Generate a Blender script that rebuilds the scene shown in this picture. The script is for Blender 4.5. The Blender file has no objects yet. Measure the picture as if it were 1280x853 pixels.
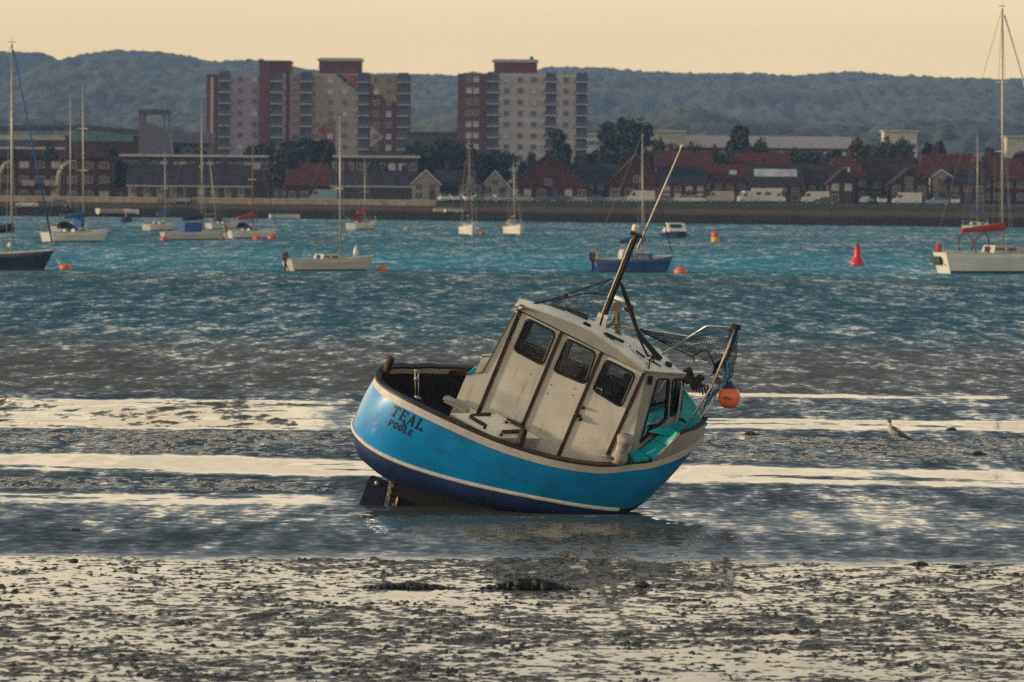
import bpy, bmesh, math, random
import numpy as np
from mathutils import Vector, Matrix
from mathutils.bvhtree import BVHTree
random.seed(7); rng = np.random.default_rng(11)
scene = bpy.context.scene
COL = scene.collection
R = math.radians
HAZE = .00013
DENOISE = False
# ------------------------------------------------------------------ camera (a 172 mm view from a quay six metres up)
F, H, CY = 6120.0, 6.0, 229.0
ROLL, PITCH = R(0.5), math.atan((426.5 - CY) / F)
fwd = np.array([0, math.cos(PITCH), -math.sin(PITCH)]); r0 = np.array([1.0, 0, 0]); u0 = np.cross(r0, fwd)
RV = math.cos(ROLL) * r0 + math.sin(ROLL) * u0
UV = math.cos(ROLL) * u0 - math.sin(ROLL) * r0
EYE = np.array([0, 0, H])
def ray(px, py): return fwd + RV * (px - 640) / F - UV * (py - 426.5) / F
def G(px, py, z=0.0):
    d = ray(px, py); return Vector(EYE + d * (z - H) / d[2])
def at(px, py, y):
    d = ray(px, py); return Vector(EYE + d * y / d[1])
cam_d = bpy.data.cameras.new('camera'); cam = bpy.data.objects.new('camera', cam_d); COL.objects.link(cam)
cam.matrix_world = Matrix(((RV[0], UV[0], -fwd[0], 0), (RV[1], UV[1], -fwd[1], 0), (RV[2], UV[2], -fwd[2], H), (0, 0, 0, 1)))
cam_d.sensor_width = 36; cam_d.lens = 36 * F / 1280; cam_d.clip_start = 1; cam_d.clip_end = 20000
cam_d.dof.use_dof = True; cam_d.dof.focus_distance = 90; cam_d.dof.aperture_fstop = 3.6
scene.camera = cam
# ------------------------------------------------------------------ materials
def N(nt, t, x=0, **k):
    n = nt.nodes.new(t)
    for a, v in k.items(): setattr(n, a, v)
    return n
MATS = {}
def mat(name, rgb, rough=0.6, metal=0.0, var=0.25, scale=3.0, bump=0.0, bscale=20.0, rgb2=None, stretch=(1, 1, 1), coat=0.0, spec=0.5, dirt=None):
    if name in MATS: return MATS[name]
    m = bpy.data.materials.new(name); m.use_nodes = True; nt = m.node_tree
    b = nt.nodes['Principled BSDF']
    b.inputs['Roughness'].default_value = rough; b.inputs['Metallic'].default_value = metal
    b.inputs['Coat Weight'].default_value = coat; b.inputs['Coat Roughness'].default_value = 0.12
    b.inputs['Specular IOR Level'].default_value = spec
    tc = N(nt, 'ShaderNodeTexCoord'); mp = N(nt, 'ShaderNodeMapping'); mp.inputs['Scale'].default_value = stretch
    nt.links.new(tc.outputs['Object'], mp.inputs['Vector'])
    nz = N(nt, 'ShaderNodeTexNoise'); nz.inputs['Scale'].default_value = scale; nz.inputs['Detail'].default_value = 6
    nt.links.new(mp.outputs[0], nz.inputs['Vector'])
    rp = N(nt, 'ShaderNodeValToRGB'); e = rp.color_ramp.elements
    lo = [c * (1 - var) for c in rgb]; hi = list(rgb2) if rgb2 else [min(1, c * (1 + var)) for c in rgb]
    e[0].position = .32; e[1].position = .68; e[0].color = (*lo, 1); e[1].color = (*hi, 1)
    nt.links.new(nz.outputs['Fac'], rp.inputs['Fac'])
    colout = rp.outputs['Color']
    if dirt:
        n2 = N(nt, 'ShaderNodeTexNoise'); n2.inputs['Scale'].default_value = dirt[1]; n2.inputs['Detail'].default_value = 8; n2.inputs['Roughness'].default_value = .7
        mp2 = N(nt, 'ShaderNodeMapping'); mp2.inputs['Scale'].default_value = dirt[3]
        nt.links.new(tc.outputs['Object'], mp2.inputs['Vector']); nt.links.new(mp2.outputs[0], n2.inputs['Vector'])
        r2 = N(nt, 'ShaderNodeValToRGB'); r2.color_ramp.elements[0].position = dirt[2]; r2.color_ramp.elements[1].position = min(1, dirt[2] + .2)
        nt.links.new(n2.outputs['Fac'], r2.inputs['Fac'])
        mx = N(nt, 'ShaderNodeMix', data_type='RGBA'); mx.inputs['B'].default_value = (*dirt[0], 1)
        nt.links.new(r2.outputs['Color'], mx.inputs['Factor']); nt.links.new(colout, mx.inputs['A']); colout = mx.outputs['Result']
    nt.links.new(colout, b.inputs['Base Color'])
    if bump:
        bz = N(nt, 'ShaderNodeTexNoise'); bz.inputs['Scale'].default_value = bscale; bz.inputs['Detail'].default_value = 5
        nt.links.new(mp.outputs[0], bz.inputs['Vector'])
        bp = N(nt, 'ShaderNodeBump'); bp.inputs['Strength'].default_value = bump; bp.inputs['Distance'].default_value = .02
        nt.links.new(bz.outputs['Fac'], bp.inputs['Height']); nt.links.new(bp.outputs[0], b.inputs['Normal'])
    MATS[name] = m; return m
def glass(name, tint=(.75, .8, .8), refl=0.10):
    if name in MATS: return MATS[name]
    m = bpy.data.materials.new(name); m.use_nodes = True; nt = m.node_tree; nt.nodes.clear()
    o = N(nt, 'ShaderNodeOutputMaterial'); t = N(nt, 'ShaderNodeBsdfTransparent'); g = N(nt, 'ShaderNodeBsdfGlossy'); mx = N(nt, 'ShaderNodeMixShader'); lw = N(nt, 'ShaderNodeFresnel')
    t.inputs[0].default_value = (*tint, 1); g.inputs['Roughness'].default_value = .06; lw.inputs[0].default_value = 1.55
    nz = N(nt, 'ShaderNodeTexNoise'); nz.inputs['Scale'].default_value = 9
    mm = N(nt, 'ShaderNodeMath', operation='MULTIPLY_ADD'); mm.inputs[1].default_value = refl * 1.2
    nt.links.new(nz.outputs['Fac'], mm.inputs[0]); nt.links.new(lw.outputs[0], mm.inputs[2])
    nt.links.new(mm.outputs[0], mx.inputs[0]); nt.links.new(t.outputs[0], mx.inputs[1]); nt.links.new(g.outputs[0], mx.inputs[2]); nt.links.new(mx.outputs[0], o.inputs[0])
    MATS[name] = m; return m
# ------------------------------------------------------------------ mesh builder and object helpers
class MB:
    def __init__(s): s.v = []; s.f = []; s.m = []; s.k = 0
    def add(s, vs, fs):
        o = len(s.v); s.v += [tuple(p) for p in vs]; s.f += [tuple(i + o for i in f) for f in fs]; s.m += [s.k] * len(fs); return s
    def box(s, c, d, rot=None):
        vs = [Vector((x * d[0] / 2, y * d[1] / 2, z * d[2] / 2)) for x in (-1, 1) for y in (-1, 1) for z in (-1, 1)]
        if rot is not None: vs = [rot @ v for v in vs]
        return s.add([v + Vector(c) for v in vs], [(0, 1, 3, 2), (4, 6, 7, 5), (0, 4, 5, 1), (2, 3, 7, 6), (0, 2, 6, 4), (1, 5, 7, 3)])
    def tube(s, pts, r, n=8, cap=True, r1=None, flat=1.0):
        pts = [Vector(p) for p in pts]; rings = []; L = len(pts)
        for i, p in enumerate(pts):
            t = (pts[min(i + 1, L - 1)] - pts[max(i - 1, 0)]).normalized()
            a = t.cross(Vector((0, 0, 1)) if abs(t.z) < .9 else Vector((1, 0, 0))).normalized(); b = t.cross(a)
            rr = r if r1 is None else r + (r1 - r) * i / (L - 1)
            rings.append([p + a * rr * math.cos(6.2832 * j / n) + b * rr * flat * math.sin(6.2832 * j / n) for j in range(n)])
        vs = [q for g in rings for q in g]; fs = []
        for i in range(L - 1):
            for j in range(n): fs.append((i * n + j, i * n + (j + 1) % n, (i + 1) * n + (j + 1) % n, (i + 1) * n + j))
        if cap: fs += [tuple(range(n))[::-1], tuple(range((L - 1) * n, L * n))]
        return s.add(vs, fs)
    def lathe(s, prof, c=(0, 0, 0), n=16, M=None):
        vs = []; fs = []; k = len(prof)
        for r, z in prof:
            for j in range(n):
                p = Vector((r * math.cos(6.2832 * j / n), r * math.sin(6.2832 * j / n), z))
                if M is not None: p = M @ p
                vs.append(p + Vector(c))
        for i in range(k - 1):
            for j in range(n): fs.append((i * n + j, i * n + (j + 1) % n, (i + 1) * n + (j + 1) % n, (i + 1) * n + j))
        fs += [tuple(range(n))[::-1], tuple(range((k - 1) * n, k * n))]
        return s.add(vs, fs)
    def ell(s, c, r, n=12, M=None):
        return s.lathe([(math.sin(math.pi * (i + .05) / (n + .1)) * 1, -math.cos(math.pi * (i + .05) / (n + .1))) for i in range(n + 1)], c, n,
                       (M or Matrix.Identity(3)) @ Matrix(((r[0], 0, 0), (0, r[1], 0), (0, 0, r[2]))))
    def grid(s, P, close=False):
        nu, nv = len(P), len(P[0]); vs = [p for row in P for p in row]; fs = []
        for i in range(nu - 1):
            for j in range(nv - 1): fs.append((i * nv + j, i * nv + j + 1, (i + 1) * nv + j + 1, (i + 1) * nv + j))
        return s.add(vs, fs)
    def prism(s, poly, d):
        poly = [Vector(p) for p in poly]; d = Vector(d); n = len(poly)
        vs = poly + [p + d for p in poly]
        return s.add(vs, [tuple(range(n))[::-1], tuple(range(n, 2 * n))] + [(i, (i + 1) % n, n + (i + 1) % n, n + i) for i in range(n)])
    def build(s, name, mats, parent=None, smooth=False, bevel=0.0, fix=True):
        me = bpy.data.meshes.new(name); me.from_pydata(s.v, [], s.f)
        mats = mats if isinstance(mats, (list, tuple)) else [mats]
        for m in mats: me.materials.append(m)
        if len(mats) > 1: me.polygons.foreach_set('material_index', s.m)
        if fix:
            bm = bmesh.new(); bm.from_mesh(me); bmesh.ops.recalc_face_normals(bm, faces=bm.faces)
            if bevel: bmesh.ops.bevel(bm, geom=[e for e in bm.edges if e.calc_face_angle(0) > .5], offset=bevel, segments=2, affect='EDGES', clamp_overlap=True)
            bm.to_mesh(me); bm.free()
        if smooth: me.polygons.foreach_set('use_smooth', [True] * len(me.polygons))
        me.update()
        o = bpy.data.objects.new(name, me); COL.objects.link(o)
        if parent: o.parent = parent
        return o
def thing(name, label, cat, loc=(0, 0, 0), rz=0.0, group=None):
    o = bpy.data.objects.new(name, None); COL.objects.link(o); o.empty_display_size = .2
    o.location = loc; o.rotation_euler = (0, 0, rz); tag(o, label, cat, group); return o
def tag(o, label, cat, group=None):
    o['label'] = label; o['category'] = cat
    if group: o['group'] = group
    return o
def kind(o, k): o['kind'] = k; return o
def copy_tree(o, parent=None):
    c = o.copy(); COL.objects.link(c); c.parent = parent
    for ch in list(o.children): copy_tree(ch, c)
    return c
def cr(P, n):
    """n points on a Catmull-Rom curve through the control rows of P"""
    P = np.asarray(P, float); k = len(P); out = []
    for t in np.linspace(0, k - 1, n):
        i = min(int(t), k - 2); u = t - i
        p0, p1, p2, p3 = P[max(i - 1, 0)], P[i], P[i + 1], P[min(i + 2, k - 1)]
        out.append(.5 * ((2 * p1) + (-p0 + p2) * u + (2 * p0 - 5 * p1 + 4 * p2 - p3) * u * u + (-p0 + 3 * p1 - 3 * p2 + p3) * u ** 3))
    return np.array(out)
# ------------------------------------------------------------------ world, sun, view
SUN_EL, SUN_AZ = R(14), R(-93)      # azimuth measured from +Y (into the picture), negative to the left
w = bpy.data.worlds.new('World'); scene.world = w; w.use_nodes = True; nt = w.node_tree
bg = nt.nodes['Background']; bg.inputs['Strength'].default_value = 0.1
sky = N(nt, 'ShaderNodeTexSky', sky_type='NISHITA'); sky.sun_disc = False; sky.sun_elevation = SUN_EL; sky.sun_rotation = SUN_AZ; sky.air_density = 1.5; sky.dust_density = 4
tc = N(nt, 'ShaderNodeTexCoord'); sp = N(nt, 'ShaderNodeSeparateXYZ'); nt.links.new(tc.outputs['Generated'], sp.inputs[0])
rp = N(nt, 'ShaderNodeValToRGB'); cre = rp.color_ramp.elements
SKY = [(0.0, (1.32, .97, .46)), (.035, (1.36, 1.03, .53)), (.06, (1.22, .98, .61)), (.12, (1.65, 1.36, .92)), (.20, (1.95, 1.63, 1.12)), (.28, (1.10, 1.01, .84)), (.36, (.64, .67, .66)), (.50, (.36, .43, .48)), (.7, (.15, .22, .30)), (1, (.14, .20, .26))]  # brightest band lies unseen above the view, added to light the near pools
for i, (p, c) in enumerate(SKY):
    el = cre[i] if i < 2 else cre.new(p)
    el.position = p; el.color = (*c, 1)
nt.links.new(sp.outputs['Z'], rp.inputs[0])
# soft cloud variation high up
cn = N(nt, 'ShaderNodeTexNoise'); cn.inputs['Scale'].default_value = 3; cn.inputs['Detail'].default_value = 5
cm = N(nt, 'ShaderNodeMapping'); cm.inputs['Scale'].default_value = (1, 1, 4); nt.links.new(tc.outputs['Generated'], cm.inputs[0]); nt.links.new(cm.outputs[0], cn.inputs['Vector'])
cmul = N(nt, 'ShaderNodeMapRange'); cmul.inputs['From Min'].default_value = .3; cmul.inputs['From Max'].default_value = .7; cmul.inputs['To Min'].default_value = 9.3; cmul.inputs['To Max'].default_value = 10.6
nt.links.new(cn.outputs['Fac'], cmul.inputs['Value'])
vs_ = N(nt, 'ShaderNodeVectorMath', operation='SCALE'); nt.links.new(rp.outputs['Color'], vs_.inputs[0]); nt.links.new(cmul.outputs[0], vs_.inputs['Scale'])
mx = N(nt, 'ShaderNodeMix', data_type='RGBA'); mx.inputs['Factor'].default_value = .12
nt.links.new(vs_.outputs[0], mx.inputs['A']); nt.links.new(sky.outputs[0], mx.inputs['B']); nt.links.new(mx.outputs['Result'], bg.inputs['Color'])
sun_d = bpy.data.lights.new('sun', 'SUN'); sun = bpy.data.objects.new('sun', sun_d); COL.objects.link(sun)
sun_d.energy = 3.8; sun_d.angle = R(4); sun_d.color = (1, .8, .55)
sdir = Vector((math.sin(SUN_AZ) * math.cos(SUN_EL), math.cos(SUN_AZ) * math.cos(SUN_EL), math.sin(SUN_EL)))
sun.rotation_euler = sdir.to_track_quat('Z', 'Y').to_euler()
vsn = scene.view_settings; vsn.view_transform = 'Standard'; vsn.look = 'None'; vsn.exposure = .06; vsn.gamma = 1; vsn.use_curve_mapping = False
scene.cycles.use_denoising = DENOISE; scene.cycles.max_bounces = 8; scene.cycles.transparent_max_bounces = 24; scene.cycles.volume_bounces = 0
scene.cycles.sample_clamp_indirect = 3; scene.cycles.sample_clamp_direct = 5; scene.cycles.blur_glossy = 1.0; scene.cycles.caustics_reflective = False; scene.cycles.caustics_refractive = False
# ------------------------------------------------------------------ ground, mudflat, water
def vnoise(x, y, seed):
    """value noise in numpy, -1..1"""
    xi = np.floor(x).astype(np.int64); yi = np.floor(y).astype(np.int64); fx = x - xi; fy = y - yi
    fx = fx * fx * (3 - 2 * fx); fy = fy * fy * (3 - 2 * fy)
    def h(a, b):
        n = (a * 374761393 + b * 668265263 + seed * 1442695041) & 0xffffffff
        n = ((n ^ (n >> 13)) * 1274126177) & 0xffffffff
        return ((n ^ (n >> 16)) & 0xffff) / 32767.5 - 1
    return (h(xi, yi) * (1 - fx) + h(xi + 1, yi) * fx) * (1 - fy) + (h(xi, yi + 1) * (1 - fx) + h(xi + 1, yi + 1) * fx) * fy
def fbm(x, y, seed, octs=4, gain=.55):
    s = 0; a = 1; t = 0
    for o in range(octs):
        c, sn = math.cos(o * 1.1 + .3), math.sin(o * 1.1 + .3)
        s = s + a * vnoise((x * c - y * sn) * 2 ** o, (x * sn + y * c) * 2 ** o, seed + o); t += a; a *= gain
    return s / t
def sst(a, b, x):
    t = np.clip((x - a) / (b - a), 0, 1); return t * t * (3 - 2 * t)
def band(x, a, b, s): return sst(a - s, a + s, x) * (1 - sst(b - s, b + s, x))
def zones(x, y):
    r = CY + F * H / y; xi = 640 + F * x / y
    wob = (2.2 * fbm(x / 6, y / 20, 5, 3) + 2.4 * fbm(x / 1.1, y / 9, 6, 3)) * np.clip((r - CY) / 400, 0.15, 1)
    r = r + wob
    left = 1 - sst(330, 520, xi)
    right = sst(760, 900, xi)
    c1 = 588 + (xi - 640) * .009
    cream1 = band(r, c1 - 11, c1 + 11, 3.2)
    cream2 = band(r, 621, 634, 2.8) * (1 - sst(380, 470, xi))
    creamL = band(r, 503, 541, 2.0) * left + band(r, 521, 534, 1.5) * sst(430, 620, xi)
    thin = band(r, 489.5, 493.5, .8) * sst(500, 900, xi) * (.5 + .5 * fbm(x / 5, y / 9, 77, 3) > .35)
    near = sst(688, 706, r)
    return dict(r=r, xi=xi, left=left, right=right, cream1=cream1, cream2=cream2, creamL=creamL, near=near, thin=thin)
def mud_height(x, y):
    z = zones(x, y); r = z['r']
    lump = fbm(x / .25, y / .22, 21, 4, .62)
    patch = fbm(x / 2.6, y / 3.5, 31, 3)
    hn = .024 * lump + .018 * fbm(x / .10, y / .12, 25, 2, .7) + .013 * patch + .004 * fbm(x / 30, y / 1.2, 27, 2) + .0004
    cast = np.clip(vnoise(x / .05, y / .15, 41) - .2, 0, 1) * np.clip(vnoise(x / .4, y / .5, 43) + .3, 0, 1) * .05
    hn = hn + cast * sst(-.02, .01, hn)
    grey = band(r, 541, 574 , 2.5) + band(r, 600, 617, 1.5) * (1 - sst(380, 520, z['xi'])) + band(r, 494, 503, 1.5) * .8
    grey = np.clip(grey - z['cream1'] - z['creamL'], 0, 1)
    hg = -.002 + .030 * fbm(x / .16, y / .5, 51, 4, .65) + .010 * patch
    lumpb = fbm(x / .42, y / 1.7, 61, 4, .65)
    hl = .07 * lumpb + .02 * fbm(x / 3, y / 6, 66, 2) - .012
    h = -.06 + z['near'] * (hn + .06) + grey * (hg + .06) + z['creamL'] * z['left'] * (hl + .06) * (1 - z['near'])
    return h
def trapezoid(rows_px, s0, s1, n, outer=()):
    ys = np.array([F * H / (r - CY) for r in rows_px]); s = np.linspace(s0, s1, n)
    X = ys[:, None] * s[None, :]
    if outer: o = np.array(outer, float); X = np.concatenate([X[:, :1] - o[None, ::-1], X, X[:, -1:] + o[None, :]], 1)
    return X, np.repeat(ys[:, None], X.shape[1], 1)
def sheet(name, X, Y, Z, m):
    nr, nc = X.shape; me = bpy.data.meshes.new(name)
    co = np.stack([X, Y, Z], -1).reshape(-1, 3).astype(np.float32)
    idx = np.arange(nr * nc).reshape(nr, nc)
    q = np.stack([idx[:-1, :-1], idx[:-1, 1:], idx[1:, 1:], idx[1:, :-1]], -1).reshape(-1, 4)
    me.vertices.add(len(co)); me.vertices.foreach_set('co', co.ravel())
    me.loops.add(q.size); me.loops.foreach_set('vertex_index', q.ravel().astype(np.int32))
    me.polygons.add(len(q)); me.polygons.foreach_set('loop_start', np.arange(0, q.size, 4, dtype=np.int32)); me.polygons.foreach_set('loop_total', np.full(len(q), 4, np.int32))
    me.polygons.foreach_set('use_smooth', np.ones(len(q), bool)); me.update(calc_edges=True); me.materials.append(m)
    o = bpy.data.objects.new(name, me); COL.objects.link(o); return o
mud_m = mat('wet_mud', (.034, .029, .026), rough=.6, var=.5, scale=7, bump=.6, bscale=60, spec=.35)
def wet_by_height(m):
    nt = m.node_tree; b = nt.nodes['Principled BSDF']; geo = N(nt, 'ShaderNodeNewGeometry'); s = N(nt, 'ShaderNodeSeparateXYZ'); nt.links.new(geo.outputs['Position'], s.inputs[0])
    nz = N(nt, 'ShaderNodeTexNoise'); nz.inputs['Scale'].default_value = 9; nt.links.new(geo.outputs['Position'], nz.inputs['Vector'])
    a = N(nt, 'ShaderNodeMath', operation='MULTIPLY_ADD'); a.inputs[1].default_value = .02; nt.links.new(nz.outputs['Fac'], a.inputs[0]); nt.links.new(s.outputs['Z'], a.inputs[2])
    mr = N(nt, 'ShaderNodeMapRange'); mr.inputs['From Min'].default_value = .008; mr.inputs['From Max'].default_value = .034; mr.inputs['To Min'].default_value = .2; mr.inputs['To Max'].default_value = .85
    nt.links.new(a.outputs[0], mr.inputs['Value']); nt.links.new(mr.outputs[0], b.inputs['Roughness'])
wet_by_height(mud_m)
sand_m = mat('seabed_sand', (.09, .08, .06), rough=.7, var=.3)
g = MB(); g.add([(-6000, -300, -.9), (6000, -300, -.9), (6000, 9000, -.9), (-6000, 9000, -.9)], [(0, 1, 2, 3)])
kind(g.build('ground', sand_m), 'structure')
Xm, Ym = trapezoid(np.concatenate([np.arange(1500, 880, -6), np.arange(880, 690, -.42), np.arange(690, 486, -.6)]), -.128, .128, 1180, tuple(np.arange(.05, 2, .05)) + tuple(np.arange(2, 9, .25)) + (10, 12, 15, 20, 30, 45, 70))
Zm = mud_height(Xm, Ym)
kind(sheet('mudflat', Xm, Ym, Zm, mud_m), 'structure')
# water: one flat sheet from the near pools to the far shore; how ruffled and how murky it is varies from place to place
def water_mat():
    m = bpy.data.materials.new('water'); m.use_nodes = True; nt = m.node_tree; b = nt.nodes['Principled BSDF']
    geo = N(nt, 'ShaderNodeNewGeometry')
    tot = None
    for sc_, amp, det in WLAY:
        mp = N(nt, 'ShaderNodeMapping'); mp.inputs['Scale'].default_value = sc_; nt.links.new(geo.outputs['Position'], mp.inputs['Vector'])
        nz = N(nt, 'ShaderNodeTexNoise'); nz.inputs['Scale'].default_value = 1; nz.inputs['Detail'].default_value = det; nz.inputs['Roughness'].default_value = .6
        nt.links.new(mp.outputs[0], nz.inputs['Vector'])
        sb = N(nt, 'ShaderNodeVectorMath', operation='SUBTRACT'); sb.inputs[1].default_value = (.5, .5, .5); nt.links.new(nz.outputs['Color'], sb.inputs[0])
        sc2 = N(nt, 'ShaderNodeVectorMath', operation='MULTIPLY'); sc2.inputs[1].default_value = (amp * .6, amp, 0); nt.links.new(sb.outputs[0], sc2.inputs[0])
        if tot is None: tot = sc2.outputs[0]
        else:
            ad = N(nt, 'ShaderNodeVectorMath', operation='ADD'); nt.links.new(tot, ad.inputs[0]); nt.links.new(sc2.outputs[0], ad.inputs[1]); tot = ad.outputs[0]
    at_r = N(nt, 'ShaderNodeAttribute', attribute_name='ripple'); at_t = N(nt, 'ShaderNodeAttribute', attribute_name='body')
    # waves lean towards the near shore: their steeper faces look that way
    off = N(nt, 'ShaderNodeVectorMath', operation='ADD'); off.inputs[1].default_value = (0, WBIAS, 0); nt.links.new(tot, off.inputs[0])
    ml = N(nt, 'ShaderNodeVectorMath', operation='SCALE'); nt.links.new(off.outputs[0], ml.inputs[0]); nt.links.new(at_r.outputs['Fac'], ml.inputs['Scale'])
    at_s = N(nt, 'ShaderNodeAttribute', attribute_name='slope'); cs = N(nt, 'ShaderNodeCombineXYZ'); cs.inputs['Z'].default_value = 1; nt.links.new(at_s.outputs['Fac'], cs.inputs['Y'])
    up = N(nt, 'ShaderNodeVectorMath', operation='ADD'); nt.links.new(cs.outputs[0], up.inputs[1]); nt.links.new(ml.outputs[0], up.inputs[0])
    no = N(nt, 'ShaderNodeVectorMath', operation='NORMALIZE'); nt.links.new(up.outputs[0], no.inputs[0]); nt.links.new(no.outputs[0], b.inputs['Normal'])
    nt.links.new(at_t.outputs['Color'], b.inputs['Base Color'])
    b.inputs['Roughness'].default_value = .04; b.inputs['IOR'].default_value = 1.333
    return m
WLAY = [((3.8, 2.5, 1), .90, 2), ((1.7, .30, 1), .72, 3), ((.6, .09, 1), .42, 2), ((.10, .02, 1), .16, 2)]
WBIAS = -.33
water_m = water_mat()
rows = np.concatenate([np.arange(2400, 900, -25), np.arange(900, 480, -.8), np.arange(480, 300, -1.0), np.arange(300, 275.6, -.5)])
Xw, Yw = trapezoid(rows, -.2, .2, 700, (1, 2, 4, 7, 11, 16, 24, 35, 50, 75, 110, 160, 240, 400, 700))
ow = sheet('water', Xw, Yw, np.zeros_like(Xw), water_m); kind(ow, 'structure')
z = zones(Xw, Yw); r = z['r']
calm = np.clip(z['cream1'] + z['cream2'] + z['creamL'] + z['near'] + z['thin'], 0, 1)
gust = fbm(Xw / 25, Yw / 60, 91, 3)
gust2 = fbm(Xw / 3.5, Yw / 7, 95, 4, .6)
rip = np.where(r > 490, .75, 1.0) * (1 + .25 * gust) * (1 - .38 * sst(622, 640, r)) * np.clip(1 + .5 * gust2 * sst(540, 620, r), .1, 2)
calm = calm * (1 - .85 * sst(.05, .55, fbm(Xw / 3.2, Yw / 1.8, 97, 4, .62)) * (1 - z['near']))
streak = np.clip(fbm(Xw / 1.6, Yw / 8, 93, 4, .6) * 2.2 - .35, 0, 1)
rip = rip * (1 - calm) + (.035 + .30 * streak * (1 - z['near'])) * calm
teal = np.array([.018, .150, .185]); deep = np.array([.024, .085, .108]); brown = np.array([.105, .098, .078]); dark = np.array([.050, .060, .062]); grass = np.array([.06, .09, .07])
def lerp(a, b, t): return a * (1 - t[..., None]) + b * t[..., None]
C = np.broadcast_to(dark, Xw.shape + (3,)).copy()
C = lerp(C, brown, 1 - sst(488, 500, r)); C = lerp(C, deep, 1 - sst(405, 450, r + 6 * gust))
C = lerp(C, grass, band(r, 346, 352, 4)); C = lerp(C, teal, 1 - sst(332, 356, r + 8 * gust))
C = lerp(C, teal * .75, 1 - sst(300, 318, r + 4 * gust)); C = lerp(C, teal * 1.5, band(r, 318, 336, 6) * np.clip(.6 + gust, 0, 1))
slope = -.055 * sst(610, 705, r)
for nm, typ, arr in (('ripple', 'FLOAT', rip), ('slope', 'FLOAT', slope)):
    a = ow.data.attributes.new(nm, typ, 'POINT'); a.data.foreach_set('value', arr.ravel().astype(np.float32))
a = ow.data.attributes.new('body', 'FLOAT_COLOR', 'POINT'); a.data.foreach_set('color', np.concatenate([C, np.ones(C.shape[:2] + (1,))], -1).ravel().astype(np.float32))
# land behind: bank, grass, town ground
pA, pB = G(120, 271), G(1150, 283.5)
def shore(x): return pA.y + (pB.y - pA.y) * (x - pA.x) / (pB.x - pA.x)
bank_m = bpy.data.materials.new('bank'); bank_m.use_nodes = True
def bank_mat(m):
    nt = m.node_tree; b = nt.nodes['Principled BSDF']; geo = N(nt, 'ShaderNodeNewGeometry'); s = N(nt, 'ShaderNodeSeparateXYZ'); nt.links.new(geo.outputs['Position'], s.inputs[0])
    nz = N(nt, 'ShaderNodeTexNoise'); nz.inputs['Scale'].default_value = .35; nz.inputs['Detail'].default_value = 8; nt.links.new(geo.outputs['Position'], nz.inputs['Vector'])
    a = N(nt, 'ShaderNodeMath', operation='MULTIPLY_ADD'); a.inputs[1].default_value = .7; nt.links.new(nz.outputs['Fac'], a.inputs[0]); nt.links.new(s.outputs['Z'], a.inputs[2])
    mr = N(nt, 'ShaderNodeMapRange'); mr.inputs['From Max'].default_value = 4; nt.links.new(a.outputs[0], mr.inputs['Value'])
    rp = N(nt, 'ShaderNodeValToRGB'); e = rp.color_ramp.elements; rp.color_ramp.interpolation = 'LINEAR'
    st = [(0, (.014, .011, .010)), (.40, (.020, .016, .013)), (.47, (.075, .050, .034)), (.60, (.085, .058, .038)), (.66, (.034, .034, .019)), (.80, (.030, .032, .018)), (.86, (.07, .07, .07)), (1, (.07, .068, .06))]
    for i, (p, c) in enumerate(st):
        el = e[i] if i < 2 else e.new(p); el.position = p; el.color = (*c, 1)
    nt.links.new(mr.outputs[0], rp.inputs[0])
    n2 = N(nt, 'ShaderNodeTexNoise'); n2.inputs['Scale'].default_value = 1.3; n2.inputs['Detail'].default_value = 8; nt.links.new(geo.outputs['Position'], n2.inputs['Vector'])
    mm = N(nt, 'ShaderNodeMix', data_type='RGBA', blend_type='MULTIPLY'); mm.inputs['Factor'].default_value = .7; nt.links.new(rp.outputs[0], mm.inputs['A']); nt.links.new(n2.outputs['Fac'], mm.inputs['B'])
    m2 = N(nt, 'ShaderNodeVectorMath', operation='SCALE'); m2.inputs['Scale'].default_value = 1.5; nt.links.new(mm.outputs['Result'], m2.inputs[0])
    nt.links.new(m2.outputs[0], b.inputs['Base Color']); b.inputs['Roughness'].default_value = .95; b.inputs['Specular IOR Level'].default_value = .03
bank_mat(bank_m)
prof = [(-25, -1.2), (-6, -.35), (0, 0), (4, .55), (9, 1.15), (20, 2.15), (24, 2.45), (34, 2.75), (60, 3.0), (300, 3.6), (900, 6), (1500, 8), (2200, 9)]
def land_z(x, y): return float(np.interp(y - shore(x), [p[0] for p in prof], [p[1] for p in prof]))
sx = np.concatenate([np.linspace(-1600, -430, 60), np.linspace(-420, 420, 421), np.linspace(430, 1600, 60)]); ss = np.array([-25, -12, -6, -3, -1, 0, 1, 2, 4, 6, 8, 10, 13, 16, 20, 22, 24, 28, 34, 45, 60, 120, 300, 600, 900, 1500, 2200.])
Xl = np.repeat(sx[None, :], len(ss), 0); Yl = shore(Xl) + ss[:, None]
Zl = np.interp(ss, [p[0] for p in prof], [p[1] for p in prof])[:, None] + .12 * fbm(Xl / 3, Yl / 3, 3, 3) * np.clip((ss[:, None] + 1) / 6, 0, 1) * np.clip((40 - ss[:, None]) / 10, 0, 1)
kind(sheet('shore_land', Xl, Yl, Zl, bank_m), 'structure')
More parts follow.
